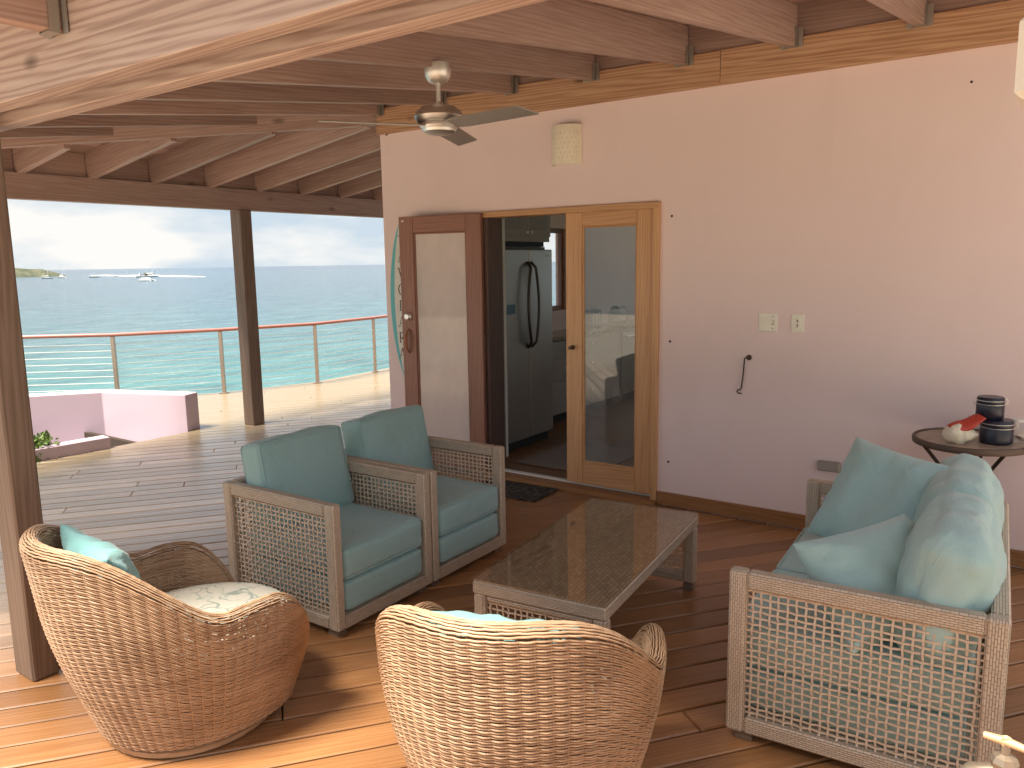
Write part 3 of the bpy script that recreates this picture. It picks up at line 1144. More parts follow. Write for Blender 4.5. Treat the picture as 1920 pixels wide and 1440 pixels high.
ov = q.build('bushes', mk_leaf('cay_leaf', (.05, .06, .04), (.10, .10, .06)), isl, kind='stuff')
V = [(13 * math.cos(a) * s, 6 * math.sin(a) * s, z) for s, z in ((1, -.2), (.6, .9), (.2, 1.3)) for a in [2 * math.pi * k / 16 for k in range(16)]]
F = [(r * 16 + k, r * 16 + (k + 1) % 16, r * 16 + 16 + (k + 1) % 16, r * 16 + 16 + k) for r in range(2) for k in range(16)] + [tuple(32 + k for k in range(16))]
MB().add(V, F).build('sand', t.m, isl)

# ------------------------------------------------------------------ wicker lounge seats
def lattice(mb, origin, ux, uz, un, w, h, cell=.029, sw=.0072, th=.0035, seed=0, wob=.0022):
    """open square weave in the plane (ux, uz): strips passing over and under each other"""
    rr = random.Random(seed)
    o, ux, uz, un = Vector(origin), Vector(ux), Vector(uz), Vector(un)
    nx, nz = max(2, round(w / cell)), max(2, round(h / (cell * .82)))
    xs = [w * (i + .5) / nx + rr.uniform(-wob, wob) for i in range(nx)]
    zs = [h * (j + .5) / nz + rr.uniform(-wob, wob) for j in range(nz)]
    def strip(fn, cross, n):
        V, F = [], []
        for k in range(n):
            c = fn(k)
            for a, b in ((-1, -1), (1, -1), (1, 1), (-1, 1)):
                V.append(c + cross * (a * sw / 2) + un * (b * th / 2))
        for k in range(n - 1):
            for q in range(4):
                F.append((k * 4 + q, k * 4 + (q + 1) % 4, k * 4 + 4 + (q + 1) % 4, k * 4 + 4 + q))
        mb.add(V, F)
    for i in range(nx):
        dr = [rr.uniform(-wob, wob) * .8 for _ in range(nz + 2)]
        zz = [0] + zs + [h]
        strip(lambda k: o + ux * (xs[i] + dr[k]) + uz * zz[k] + un * (.0028 * (1 if (i + k) % 2 else -1)), ux, nz + 2)
    for j in range(nz):
        dr = [rr.uniform(-wob, wob) * .8 for _ in range(nx + 2)]
        xx = [0] + xs + [w]
        strip(lambda k: o + uz * (zs[j] + dr[k]) + ux * xx[k] + un * (.0028 * (-1 if (k + j) % 2 else 1)), uz, nx + 2)


def piping(o, sx, sy, sz, r, axis, mat):
    d = .27 * r
    h = [sx / 2 - d, sy / 2 - d, sz / 2 - d]
    i, j = [a for a in range(3) if a != axis]
    for s_ in (-1, 1):
        pts = []
        for ci, cj, a0 in ((1, 1, 0), (-1, 1, 90), (-1, -1, 180), (1, -1, 270)):
            for q in range(4):
                a = R(a0 + 30 * q)
                p = [0, 0, 0]
                p[axis] = s_ * h[axis]
                p[i] = ci * (h[i] - .02) + .02 * math.cos(a)
                p[j] = cj * (h[j] - .02) + .02 * math.sin(a)
                pts.append(p)
        m = MB()
        m.tube(pts, .0042, 6, closed=True)
        m.build('piping', mat, o, smooth=True)


def wicker_seat(name, label, cat, loc, rotz, depth, width, group=None, seats=1, seed=0, AH=.635, cloth='teal'):
    """local frame: front edge at x=0, back at x=-depth, width along +y"""
    s = thing(name, label, cat, loc, rotz, group)
    FW, FT = .062, .052
    z0 = .035
    for side in (0, 1):
        y = FT / 2 if side == 0 else width - FT / 2
        a = MB()
        a.box((-FW / 2, y, (z0 + AH) / 2), (FW, FT, AH - z0))
        a.box((-depth + FW / 2, y, (z0 + AH) / 2), (FW, FT, AH - z0))
        a.box((-depth / 2, y, AH - FW / 2), (depth - 2 * FW, FT - .002, FW))
        a.box((-depth / 2, y, z0 + .03), (depth - 2 * FW, FT - .002, .06))
        fr = a.build('arm_frame', MT['resin_weave'], s, bev=.008)
        l = MB()
        for q, dy_ in enumerate((0.0,)):
            lattice(l, (-depth + FW, y + dy_, z0 + .06), (1, 0, 0), (0, 0, 1), (0, 1, 0), depth - 2 * FW, AH - FW - z0 - .06, seed=seed + side * 7 + q)
        l.build('lattice', MT['resin_strand'], fr, kind='stuff')
    b = MB()
    b.box((-depth + FT / 2, width / 2, AH - FW / 2), (FT, width - 2 * FT, FW))
    bf = b.build('back_rail', MT['resin_weave'], s, bev=.008)
    MB().box((-depth + FT / 2, width / 2, z0 + .03), (FT, width - 2 * FT, .06)).build('bottom_rail', MT['resin_weave'], s, bev=.008)
    l = MB()
    lattice(l, (-depth + FT / 2, FT, z0 + .06), (0, 1, 0), (0, 0, 1), (1, 0, 0), width - 2 * FT, AH - FW - z0 - .06, seed=seed + 31)
    l.build('lattice', MT['resin_strand'], bf, kind='stuff')
    b = MB()
    b.box((-.03, width / 2, z0 + .03), (.055, width - 2 * FT - .004, .06))
    b.box((-depth / 2, width / 2, z0 + .045), (depth - .12, width - 2 * FT - .01, .03))
    b.build('seat_base', MT['resin_weave'], s, bev=.004)
    for fx in (-.06, -depth + .06):
        for fy in (.05, width - .05):
            MB().box((fx, fy, z0 / 2 + .001), (.06, .06, z0)).build('foot', MT['post'], s)
    iw = width - 2 * FT - .012
    cw = iw / seats
    for k in range(seats):
        yc = FT + .006 + cw * (k + .5)
        me = cushion_mesh(depth - .10, cw - .006, .150, .028, 14, .006, .003, seed + k)
        link('base_cushion', me, MT[cloth], s, loc=(-depth / 2 + .045, yc, .100 + .078))
        me = cushion_mesh(depth - .09, cw - .006, .150, .030, 24, .012, .004, seed + k + 5)
        o = link('seat_cushion', me, MT[cloth], s, loc=(-depth / 2 + .045, yc, .255 + .082))
        piping(o, depth - .09, cw - .006, .150, .030, 2, MT[cloth])
        me = cushion_mesh(.165, cw - .004, .44, .036, 26, .024, .0055, seed + k + 9) if seats == 1 else cushion_mesh(.20, cw + .01, .45, .072, 26, .05, .011, seed + k + 9)
        o = link('back_cushion', me, MT[cloth], s)
        if seats == 1:
            piping(o, .165, cw - .004, .44, .036, 0, MT[cloth])
        o.matrix_basis = Matrix.Translation((-depth + .185, yc, .615)) @ Matrix.Rotation(R(-11), 4, 'Y')
    return s

CHX = -2.615
wicker_seat('wicker_armchair', 'square grey wicker armchair with teal cushions, the nearer of the pair', 'armchair', (CHX, -2.655, 0), R(1), .79, .675, 'square wicker armchairs side by side', 1, 3)
wicker_seat('wicker_armchair', 'square grey wicker armchair with teal cushions, the one nearer the door', 'armchair', (CHX - .012, -1.972, 0), R(1), .79, .675, 'square wicker armchairs side by side', 1, 47)
# sofa on the right, facing the armchairs
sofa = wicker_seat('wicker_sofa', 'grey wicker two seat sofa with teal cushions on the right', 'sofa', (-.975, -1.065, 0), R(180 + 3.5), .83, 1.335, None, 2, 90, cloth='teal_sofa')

def throw_pillow(label, loc, xdir, zdir, w, h, t, mat, seed, group='loose throw pillows'):
    me = pillow_mesh(w, h, t, seed=seed)
    m = link('throw_pillow', me, mat, None, mw=frame_matrix(loc, xdir, zdir))
    m['label'] = label
    m['category'] = 'pillow'
    m['group'] = group
    return m
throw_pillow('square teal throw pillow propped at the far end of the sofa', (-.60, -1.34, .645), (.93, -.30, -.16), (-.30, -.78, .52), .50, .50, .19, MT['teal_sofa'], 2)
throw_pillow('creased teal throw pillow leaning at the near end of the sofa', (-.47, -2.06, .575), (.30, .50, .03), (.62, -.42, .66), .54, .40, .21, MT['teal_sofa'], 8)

# ------------------------------------------------------------------ coffee table
tb = thing('coffee_table', 'long wicker coffee table with glass top', 'coffee table', (-1.71, -1.862, 0), R(6))
TW, TL, TH = .60, 1.25, .40
m = MB()
m.box((0, 0, TH - .034), (TW, TL, .056))
m.build('apron', MT['resin_weave'], tb, bev=.008)
MB().box((0, 0, TH - .003), (TW - .014, TL - .014, .008)).build('table_top', MT['resin_top'], tb)
MB().box((0, 0, TH + .0045), (TW + .006, TL + .006, .006)).build('glass_top', MT['table_glass'], tb, bev=.0015)
for e in (-1, 1):
    y = e * (TL / 2 - .032)
    m = MB()
    for sx in (-1, 1):
        m.box((sx * (TW / 2 - .03), y, .19), (.056, .056, .302))
    m.box((0, y, .325), (TW - .118, .046, .03))
    m.box((0, y, .065), (TW - .118, .046, .05))
    fr = m.build('end_frame', MT['resin_weave'], tb, bev=.01)
    l = MB()
    for q, d in enumerate((0.0,)):
        lattice(l, (-TW / 2 + .058, y + d, .09), (1, 0, 0), (0, 0, 1), (0, 1, 0), TW - .116, .22, seed=60 + q + e)
    l.build('lattice', MT['resin_strand'], fr, kind='stuff')
    for sx in (-1, 1):
        MB().box((sx * (TW / 2 - .035), y, .02), (.05, .05, .04)).build('foot', MT['post'], tb)

# ------------------------------------------------------------------ rattan tub chairs
def rattan_shell():
    NST = 56                      # stakes along one face of the shell
    ROWS = 86
    CAP = 5
    PM_ = R(150)
    RHO = .027
    def hr(p):
        a = np.abs(p)
        k = np.clip((np.cos(a) + .012) / (.972 + .012), 0, 1)
        k = k * k * (3 - 2 * k)
        h = .529 + .285 * k
        f = np.clip((a - R(108)) / R(42), 0, 1)
        return h + .02 * np.sin(np.clip((a - R(80)) / R(50), 0, 1) * np.pi) - .272 * f ** 2.2
    def S(p, s):
        z0 = .055
        z = z0 + s * (hr(p) - RHO - z0)
        rad = .298 + .110 * np.sin(np.clip((z - .05) / .52, 0, 1) * np.pi / 2)
        sn, cs = np.sin(p), np.cos(p)
        x = rad * np.sign(sn) * np.abs(sn) ** np.where(np.abs(p) > np.pi / 2, .55, 1.0)
        y = -rad * cs - .12 * np.clip(z - .08, 0, 1) ** 1.5 * np.clip(cs, 0, 1) ** .8
        y = np.where(cs < 0, y * 1.06, y)
        # sides flare a little
        x = x * (1 + .024 * np.clip(z - .2, 0, 1))
        return np.stack([x, y, z], -1)
    def normal(p, s):
        e = 1e-3
        dp = S(p + e, s) - S(p - e, s)
        ds = S(p, s + e) - S(p, s - e)
        n = np.cross(dp, ds)
        n /= np.linalg.norm(n, axis=-1, keepdims=True) + 1e-9
        ds /= np.linalg.norm(ds, axis=-1, keepdims=True) + 1e-9
        return n, ds
    SUB = 4
    m = NST * SUB
    po = np.linspace(-PM_, PM_, m)
    ne = 8
    rows = []
    for r in range(ROWS + CAP):
        if r < ROWS:
            s, rho, dz = (r + .5) / ROWS, RHO, 0.0
        else:
            a = (r - ROWS + 1) / CAP * (math.pi / 2) * .97
            s, rho, dz = 1.0, RHO * math.cos(a), RHO * math.sin(a)
        # loop: outer face, round the front end, inner face, round the other end
        ph = np.concatenate([po, np.full(ne, PM_), po[::-1], np.full(ne, -PM_)])
        th = np.concatenate([np.zeros(m), np.linspace(0, np.pi, ne + 2)[1:-1], np.full(m, np.pi), np.linspace(np.pi, 2 * np.pi, ne + 2)[1:-1]])
        sgn = np.concatenate([np.zeros(m), np.ones(ne), np.zeros(m), -np.ones(ne)])
        ss = np.full_like(ph, s)
        base = S(ph, ss)
        n, up = normal(ph, ss)
        e = 1e-3
        tg = S(ph + e, ss) - S(ph - e, ss)
        tg /= np.linalg.norm(tg, axis=-1, keepdims=True) + 1e-9
        ct, st = np.cos(th), np.sin(th)
        dirn = n * ct[:, None] + tg * (np.abs(st) * sgn)[:, None]
        k = np.arange(len(ph)) / SUB
        und = (.0032 * np.abs(np.cos(np.pi * k)) ** 1.2 + .0007 * np.cos(np.pi * (k + (r % 2))) - .002) * (1 if r < ROWS else .6)
        c = base + dirn * (rho + und)[:, None] + np.array([0, 0, dz])
        c[:, 2] += .0008 * np.sin(k * 1.7 + r * 2.1)
        pit = (hr(ph) - RHO - .055) / ROWS
        rows.append((c, dirn, up, np.clip(.47 * pit, .0024, .0046)[:, None]))
    V, F = [], []
    nv = 0
    for c, d, u, pr in rows:
        L = len(c)
        ring = np.stack([c + d * pr, c + u * pr, c - d * pr, c - u * pr], 1).reshape(-1, 3)
        V.append(ring)
        i = np.arange(L)
        j = (i + 1) % L
        for q in range(4):
            q2 = (q + 1) % 4
            F.append(np.stack([i * 4 + q, j * 4 + q, j * 4 + q2, i * 4 + q2], -1) + nv)
        nv += L * 4
    # stakes
    for k in range(NST):
        p = np.full(24, -PM_ + 2 * PM_ * (k + .0) / (NST - 1))
        s = np.linspace(0, 1.0, 24)
        b = S(p, s)
        n, up = normal(p, s)
        tg = np.cross(n, up)
        for off_ in (RHO - .0035, -RHO + .0035):
            c = b + n * off_
            ring = np.stack([c + n * .003, c + tg * .004, c - n * .003, c - tg * .004], 1).reshape(-1, 3)
            V.append(ring)
            i = np.arange(23)
            for q in range(4):
                q2 = (q + 1) % 4
                F.append(np.stack([i * 4 + q, i * 4 + 4 + q, i * 4 + 4 + q2, i * 4 + q2], -1) + nv)
            nv += 24 * 4
    V = np.concatenate(V)
    F = np.concatenate(F)
    me = bpy.data.meshes.new('rattan_shell')
    me.from_pydata(V.tolist(), [], F.tolist())
    me.shade_smooth()
    me.materials.append(MT['rattan'])
    return me
SHELL = rattan_shell()

def mk_print():
    t = NT('branch_print_canvas')
    v = t.coords('Object', (1, 1, 1))
    w = t.node('TexVoronoi', feature='DISTANCE_TO_EDGE')
    w.inputs['Scale'].default_value = 13
    dn = t.node('TexNoise')
    dn.inputs['Scale'].default_value = 7
    t.l.new(v, dn.inputs['Vector'])
    mx = t.node('MixRGB')
    mx.inputs['Fac'].default_value = .18
    t.l.new(v, mx.inputs['Color1'])
    t.l.new(dn.outputs['Color'], mx.inputs['Color2'])
    t.l.new(mx.outputs[0], w.inputs['Vector'])
    f = t.ramp(w.outputs['Distance'], [(.03, (1, 1, 1)), (.07, (0, 0, 0))])
    msk = t.ramp(t.noise(v, 9, 3), [(.42, (0, 0, 0)), (.55, (1, 1, 1))])
    t.base(t.mix(t.math('MULTIPLY', f, msk), (.66, .65, .57), (.33, .40, .36)))
    t.set(Roughness=.9)
    return t.m
PRINT = mk_print()

def tub_chair(label, loc, rotz, seed):
    c = thing('rattan_chair', label, 'armchair', loc, rotz, 'round rattan tub chairs')
    link('shell', SHELL, MT['rattan'], c)
    m = MB()
    m.lathe([(.10, .0), (.298, .0), (.308, .008), (.308, .026), (.298, .034), (.22, .036)], 40)
    m.lathe([(.24, .036), (.268, .040), (.273, .055), (.268, .07), (.22, .072)], 40)
    m.build('base_ring', MT['rattan'], c, smooth=True)
    m = MB()
    prof = [(.02, .28), (.28, .28), (.325, .30), (.335, .335), (.32, .375), (.24, .395), (.1, .402), (.0, .404)]
    m.lathe(prof, 40)
    me = m.mesh('seat_cushion', True)
    for v in me.vertices:
        v.co.y = v.co.y * 1.05 + .04
    link('seat_cushion', me, PRINT, c)
    return c
LCH = (-2.652, -3.364, 0)
CCH = (-1.315, -3.051, 0)
LA, CA = R(80), R(111)
tub_chair('round rattan tub chair with printed seat beside the left post', LCH, LA - R(90), 1)
tub_chair('round rattan tub chair in the foreground with its back to the viewer', CCH, CA - R(90), 2)
def chair_pillow(label, c, ang, back, z, tilt, seed, w=.50, h=.42):
    f = Vector((math.cos(ang), math.sin(ang), 0))
    side = Vector((-f.y, f.x, 0))
    throw_pillow(label, Vector((c[0], c[1], z)) - f * back, side, f * math.cos(tilt) + Vector((0, 0, math.sin(tilt))), w, h, .14, MT['teal_pale'], seed)
chair_pillow('pale aqua throw pillow inside the left rattan chair', LCH, LA, .25, .585, R(22), 4)
chair_pillow('pale aqua throw pillow behind the back of the foreground rattan chair', CCH, CA, .25, .565, R(22), 6, .50, .42)

# ------------------------------------------------------------------ ceiling fan
FX, FY = -2.75, -1.68
fan = thing('ceiling_fan', 'brushed nickel ceiling fan with three grey blades', 'ceiling fan', (FX, FY, 2.30))
def fz(z):
    return z - 2.30
m = MB()
m.lathe([(.0, fz(2.617)), (.028, fz(2.617)), (.050, fz(2.628)), (.066, fz(2.655)), (.070, fz(2.68)), (.068, fz(2.715)), (.0, fz(2.715))], 32)
m.build('canopy', MT['nickel'], fan, smooth=True)
m = MB()
m.tube([(0, 0, fz(2.51)), (0, 0, fz(2.62))], .0125, 12)
m.build('down_rod', MT['nickel'], fan, smooth=True)
m = MB()
m.lathe([(.0, fz(2.53)), (.02, fz(2.528)), (.03, fz(2.516)), (.085, fz(2.502)), (.118, fz(2.478)), (.128, fz(2.452)), (.118, fz(2.432)), (.104, fz(2.421)), (.0, fz(2.421))], 40)
m.build('motor_housing', MT['nickel'], fan, smooth=True)
m = MB()
m.lathe([(.0, fz(2.418)), (.098, fz(2.418)), (.10, fz(2.405)), (.092, fz(2.392)), (.0, fz(2.392))], 40)
m.build('blade_hub', MT['nickel'], fan, smooth=True)
m = MB()
m.lathe([(.090, fz(2.391)), (.085, fz(2.377)), (.06, fz(2.366)), (.03, fz(2.361)), (.0, fz(2.36))], 40)
m.build('lower_cap', MT['nickel'], fan, smooth=True)
BL = plain('fan_blade_grey', (.36, .34, .32), .4, .3)
for a in (-6, 114, 234):
    m = MB()
    r0, r1, wd, th = .06, .585, .125, .007
    poly = [(r0, -.045), (.16, -wd / 2), (r1, -wd / 2), (r1 + .035, wd / 2), (.16, wd / 2), (r0, .045)]
    m.prism(poly, -th / 2, th / 2)
    b = m.build('blade', BL, fan)
    b.matrix_basis = Matrix.Translation((0, 0, fz(2.408))) @ Matrix.Rotation(R(a), 4, 'Z') @ Matrix.Rotation(R(-11), 4, 'X')

# ------------------------------------------------------------------ wall fittings
sc = thing('wall_sconce', 'cream ceramic half round wall lamp above the doors', 'wall lamp', (-2.985, 0, 2.375))
m = MB()
prof = []
nseg = 20
V, F = [], []
H = .27
for i, z in enumerate((0, .008, .262, .27)):
    rr_ = (.113, .119, .119, .115)[i]
    for k in range(nseg + 1):
        a = math.pi + math.pi * k / nseg
        V.append((rr_ * math.cos(a), rr_ * .80 * math.sin(a) - .001, z))
    for k in range(nseg + 1):
        a = 2 * math.pi - math.pi * k / nseg
        V.append(((rr_ - .008) * math.cos(a), (rr_ - .008) * .80 * math.sin(a) - .001, z))
c = 2 * (nseg + 1)
for i in range(3):
    for k in range(c):
        F.append((i * c + k, i * c + (k + 1) % c, (i + 1) * c + (k + 1) % c, (i + 1) * c + k))
for k in range(nseg):
    F.append((k + 1, k, c - 1 - k, c - 2 - k))
    F.append((3 * c + k, 3 * c + k + 1, 4 * c - 2 - k, 4 * c - 1 - k))
m.add(V, F)
m.build('shade', MT['ceramic'], sc, smooth=True)
m = MB()
for r_ in range(6):
    for k in range(9):
        a = math.pi + math.pi * (k + 1 + (r_ % 2) * .5) / 11
        p = Vector((.1185 * math.cos(a), .1185 * .8 * math.sin(a) - .001, .045 + r_ * .033))
        n = Vector((math.cos(a), math.sin(a) / .8, 0)).normalized()
        tg = Vector((-n.y, n.x, 0))
        m.add([p + tg * .0022 + n * .001, p + Vector((0, 0, .013)) + n * .001, p - tg * .0022 + n * .001, p - Vector((0, 0, .013)) + n * .001], [(0, 1, 2, 3)])
m.build('slots', plain('slot_shadow_clay', (.62, .53, .40), .8), sc, kind='stuff')
MB().box((0, -.006, .135), (.15, .01, .18)).build('back_plate', MT['ceramic'], sc)

def plate(name, label, x0, x1, z0, z1, mat, d=.007):
    e = thing(name, label, 'switch' if 'switch' in name else 'outlet', ((x0 + x1) / 2, 0, z0))
    MB().box((0, -d / 2 - .0008, (z1 - z0) / 2), (x1 - x0, d, z1 - z0)).build('cover_plate', mat, e, bev=.003)
    return e
sw = plate('light_switch', 'wide cream double light switch plate on the lilac wall', -1.588, -1.468, 1.247, 1.360, MT['cream'])
MB().box((-.028, -.0105, .056), (.034, .006, .066), Matrix.Rotation(R(6), 3, 'X')).build('rocker', MT['cream'], sw, bev=.001)
MB().box((.030, -.013, .058), (.009, .014, .018), Matrix.Rotation(R(-25), 3, 'X')).build('toggle', MT['cream'], sw, bev=.001)
MB().box((.030, -.0085, .056), (.013, .002, .028)).build('toggle_slot', plain('slot_brown', (.3, .24, .16), .7), sw)
for z in (.018, .094):
    MB().lathe([(.0035, 0), (.0035, .0015), (0, .002)], 10, (.030, -.0078, z), Matrix.Rotation(R(90), 3, 'X')).build('screw', MT['bronze'], sw)
sw = plate('fan_switch', 'narrow cream fan control plate right of the double switch', -1.385, -1.309, 1.246, 1.358, MT['cream'])
MB().box((0, -.0085, .056), (.036, .004, .068)).build('insert', MT['cream'], sw, bev=.001)
MB().box((0, -.0115, .056), (.007, .003, .046)).build('slide_track', plain('track_brown', (.25, .2, .14), .7), sw)
MB().box((0, -.015, .058), (.024, .008, .010)).build('slider', MT['cream'], sw, bev=.001)
ou = thing('outdoor_outlet', 'grey weatherproof outlet cover low on the wall behind the sofa', 'outlet', (-1.124, 0, .405))
MB().box((0, -.014, .030), (.130, .026, .060)).build('box', MT['galv'], ou, bev=.003)
MB().box((0, -.0305, .031), (.122, .006, .054)).build('flap_cover', MT['galv'], ou, bev=.002)
hk = thing('gate_hook', 'dark metal door hook hanging on the lilac wall below the switches', 'hook', (-1.642, 0, .85))
m = MB()
m.lathe([(.018, 0), (.018, .004), (.012, .008), (.006, .010), (.006, .03), (0, .031)], 14, (0, 0, .225), Matrix.Rotation(R(90), 3, 'X'))
m.build('rosette', MT['bronze'], hk, smooth=True)
m = MB()
m.tube([(0, -.026, .225), (-.018, -.026, .224), (-.022, -.024, .215), (-.030, -.016, .12), (-.040, -.014, .03), (-.046, -.016, .016), (-.060, -.022, .014), (-.066, -.022, .004), (-.058, -.022, -.006), (-.036, -.018, -.010)], .0048, 8)
m.build('hook_rod', MT['bronze'], hk, smooth=True)
m = MB()
ch = thing('ceiling_hook', 'small dark metal hook at the wall top by the corner', 'hook', (-4.70, -.03, 2.745))
m.tube([(0, 0, .03), (0, -.012, .012), (.008, -.022, 0), (.016, -.014, .006), (.016, -.010, .014)], .004, 6)
m.build('rod', MT['bronze'], ch)
for z in (1.985, 1.154, .317):
    MB().lathe([(.0085, 0), (.0085, .0012), (0, .0013)], 12, (-2.185, -.0002, z), Matrix.Rotation(R(90), 3, 'X')).build('screw_hole', MT['black'], house)
MB().lathe([(.007, 0), (.007, .0012), (0, .0013)], 12, (-.505, -.0002, 2.60), Matrix.Rotation(R(90), 3, 'X')).build('screw_hole', MT['black'], house)

# ------------------------------------------------------------------ doormat
def mk_mat():
    t = NT('rubber_mat')
    v = t.coords('Object', (1, 1, 1), False)
    n = t.node('TexVoronoi', feature='DISTANCE_TO_EDGE')
    n.inputs['Scale'].default_value = 16
    d = t.node('MixRGB')
    d.inputs['Fac'].default_value = .12
    t.l.new(v, d.inputs['Color1'])
    nn = t.node('TexNoise')
    nn.inputs['Scale'].default_value = 14
    t.l.new(v, nn.inputs['Vector'])
    t.l.new(nn.outputs['Color'], d.inputs['Color2'])
    t.l.new(d.outputs[0], n.inputs['Vector'])
    f = t.ramp(n.outputs['Distance'], [(.04, (1, 1, 1)), (.10, (0, 0, 0))])
    t.base(t.mix(f, (.018, .016, .015), (.10, .085, .07)))
    t.set(Roughness=.6)
    t.bump(f, .8, .01)
    return t.m
mat_ = thing('doormat', 'black rubber doormat with curly relief on the deck by the doorway', 'doormat', (-3.33, -.27, 0), R(2))
MB().box((0, 0, .0065), (.62, .36, .010)).build('mat_body', mk_mat(), mat_, bev=.003)

# ------------------------------------------------------------------ surfboard with lettering
sb = thing('surfboard', 'white and aqua surfboard sign standing on the wall behind the open door', 'surfboard', (-4.575, -.012, .735))
SBL, SBW = 1.32, .15
def half(u):
    return SBW * (max(0, math.sin(math.pi * min(1, max(0, u)))) ** .62)
n = 40
def board(name, inset, y0, y1, mat):
    poly = []
    for k in range(n + 1):
        u = k / n
        poly.append((half(u) * (1 - inset), SBL * u))
    for k in range(n - 1, 0, -1):
        u = k / n
        poly.append((-half(u) * (1 - inset), SBL * u))
    m = MB().prism(poly, y0, y1, Matrix(((1, 0, 0, 0), (0, 0, -1, 0), (0, 1, 0, 0), (0, 0, 0, 1))))
    return m.build(name, mat, sb)
board('board_core', 0.0, .0, .026, plain('aqua_lacquer', (.14, .52, .58), .3))
board('deck_panel', .34, .0, .0295, plain('white_lacquer', (.76, .74, .68), .35))
LT = plain('brown_letter_paint', (.10, .06, .045), .6)
def letter(ch, cx, z, h=.088):
    w = h * .78
    st = []
    S = lambda x0, y0, x1, y1, t: st.append((x0, y0, x1, y1, t))
    T_, t_ = .16, .07
    if ch == 'T':
        S(.5, 0, .5, 1, T_); S(.02, .96, .98, .96, t_); S(.36, .02, .64, .02, t_); S(.05, .84, .05, .98, t_); S(.95, .84, .95, .98, t_)
    if ch == 'A':
        S(.08, 0, .5, 1, t_); S(.5, 1, .92, 0, T_); S(.24, .34, .76, .34, t_); S(-.04, .02, .22, .02, t_); S(.76, .02, 1.04, .02, t_)
    if ch == 'V':
        S(.08, 1, .5, 0, T_); S(.5, 0, .92, 1, t_); S(-.06, .98, .24, .98, t_); S(.78, .98, 1.04, .98, t_)
    if ch == 'O':
        P = [(.5 + .46 * math.cos(2 * math.pi * k / 20), .5 + .5 * math.sin(2 * math.pi * k / 20)) for k in range(21)]
        for a, b in zip(P, P[1:]):
            S(*a, *b, .07 + .09 * abs((a[0] + b[0]) / 2 - .5) / .46)
    if ch == 'L':
        S(.3, 0, .3, 1, T_); S(.12, .02, .92, .02, t_); S(.14, .98, .5, .98, t_); S(.9, .02, .9, .2, t_)
    if ch == 'R':
        S(.2, 0, .2, 1, T_); S(.04, .02, .4, .02, t_); S(.04, .97, .55, .97, t_); S(.2, .5, .55, .5, t_); S(.45, .5, .95, 0, T_)
        P = [(.55 + .24 * math.cos(a), .735 + .235 * math.sin(a)) for a in [math.pi / 2 - math.pi * k / 10 for k in range(11)]]
        for a, b in zip(P, P[1:]):
            S(*a, *b, .13)
    m = MB()
    for x0, y0, x1, y1, t in st:
        a, b = Vector((x0 * w, y0 * h, 0)), Vector((x1 * w, y1 * h, 0))
        d = (b - a).normalized()
        p = Vector((-d.y, d.x, 0)) * t * w / 2
        q = [a + p, b + p, b - p, a - p]
        V = [Vector((cx - w / 2 + v.x, y, z + v.y)) for y in (-.0295, -.0310) for v in q]
        m.add(V, [(3, 2, 1, 0), (4, 5, 6, 7)] + [(i, (i + 1) % 4, 4 + (i + 1) % 4, 4 + i) for i in range(4)])
    return m.build('letter', LT, sb)
for i, ch_ in enumerate('TAVOLARA'):
    letter(ch_, -.005 - .004 * i, 1.115 - i * .135)

# ------------------------------------------------------------------ side table with jars and shell
st = thing('side_table', 'round bistro side table with curved iron legs behind the sofa', 'side table', (-.365, -.29, 0))
def mk_mosaic():
    t = NT('mosaic_top')
    v = t.coords('Object', (1, 1, 1), False)
    n = t.noise(v, 12, 5)
    t.base(t.ramp(n, [(.3, (.27, .20, .14)), (.55, (.38, .29, .21)), (.75, (.46, .37, .28))]))
    t.set(Roughness=.35)
    return t.m
m = MB()
m.lathe([(.0, .735), (.255, .735), (.255, .747), (.0, .747)], 48)
m.build('table_top', mk_mosaic(), st, smooth=True)
m = MB()
m.lathe([(.254, .722), (.272, .722), (.274, .730), (.274, .748), (.270, .754), (.258, .754), (.254, .748), (.254, .722)], 56, cap=False)
m.build('rim', plain('rim_iron', (.13, .09, .07), .5, .5), st, smooth=True)
for k in range(3):
    a = R(195 + k * 120)
    pts = []
    for q in range(15):
        u = q / 14
        r_ = .235 - .19 * math.sin(math.pi * min(1, u * 1.05)) ** 1.0 + .03 * u
        pts.append((r_ * math.cos(a), r_ * math.sin(a), .724 - .716 * u))
    m = MB()
    m.tube(pts, .0095, 8)
    m.build('leg', MT['dark_metal'], st, smooth=True)
def jar(label, loc, r_, h, rot):
    j = thing('clip_jar', label, 'jar', loc, rot, 'dark blue clip top jars')
    m = MB()
    m.lathe([(.0, 0), (r_ * .9, 0), (r_, .008), (r_, h * .62), (r_ * .95, h * .70), (.0, h * .70)], 36)
    m.build('body', MT['jar'], j, smooth=True)
    m = MB()
    m.lathe([(.0, h * .72), (r_ * .98, h * .72), (r_ * 1.0, h * .78), (r_ * .97, h * .95), (r_ * .90, h), (.0, h)], 36)
    m.build('lid', MT['jar'], j, smooth=True)
    m = MB()
    for z in (h * .68, h * .85):
        m.tube([((r_ + .001) * math.cos(2 * math.pi * k / 32), (r_ + .001) * math.sin(2 * math.pi * k / 32), z) for k in range(32)], .0016, 6, closed=True)
    m.tube([(-r_, .012, h * .85), (-r_ - .012, .012, h * .80), (-r_ - .010, 0, h * .55), (-r_ - .012, -.012, h * .80), (-r_, -.012, h * .85)], .0018, 6)
    m.tube([(r_, .012, h * .9), (r_ + .014, .012, h * .88), (r_ + .014, .012, h * .66), (r_, .012, h * .66)], .0018, 6)
    m.tube([(r_, -.012, h * .9), (r_ + .014, -.012, h * .88), (r_ + .014, -.012, h * .66), (r_, -.012, h * .66)], .0018, 6)
    m.build('wire_clip', MT['nickel'], j, kind='stuff')
    return j
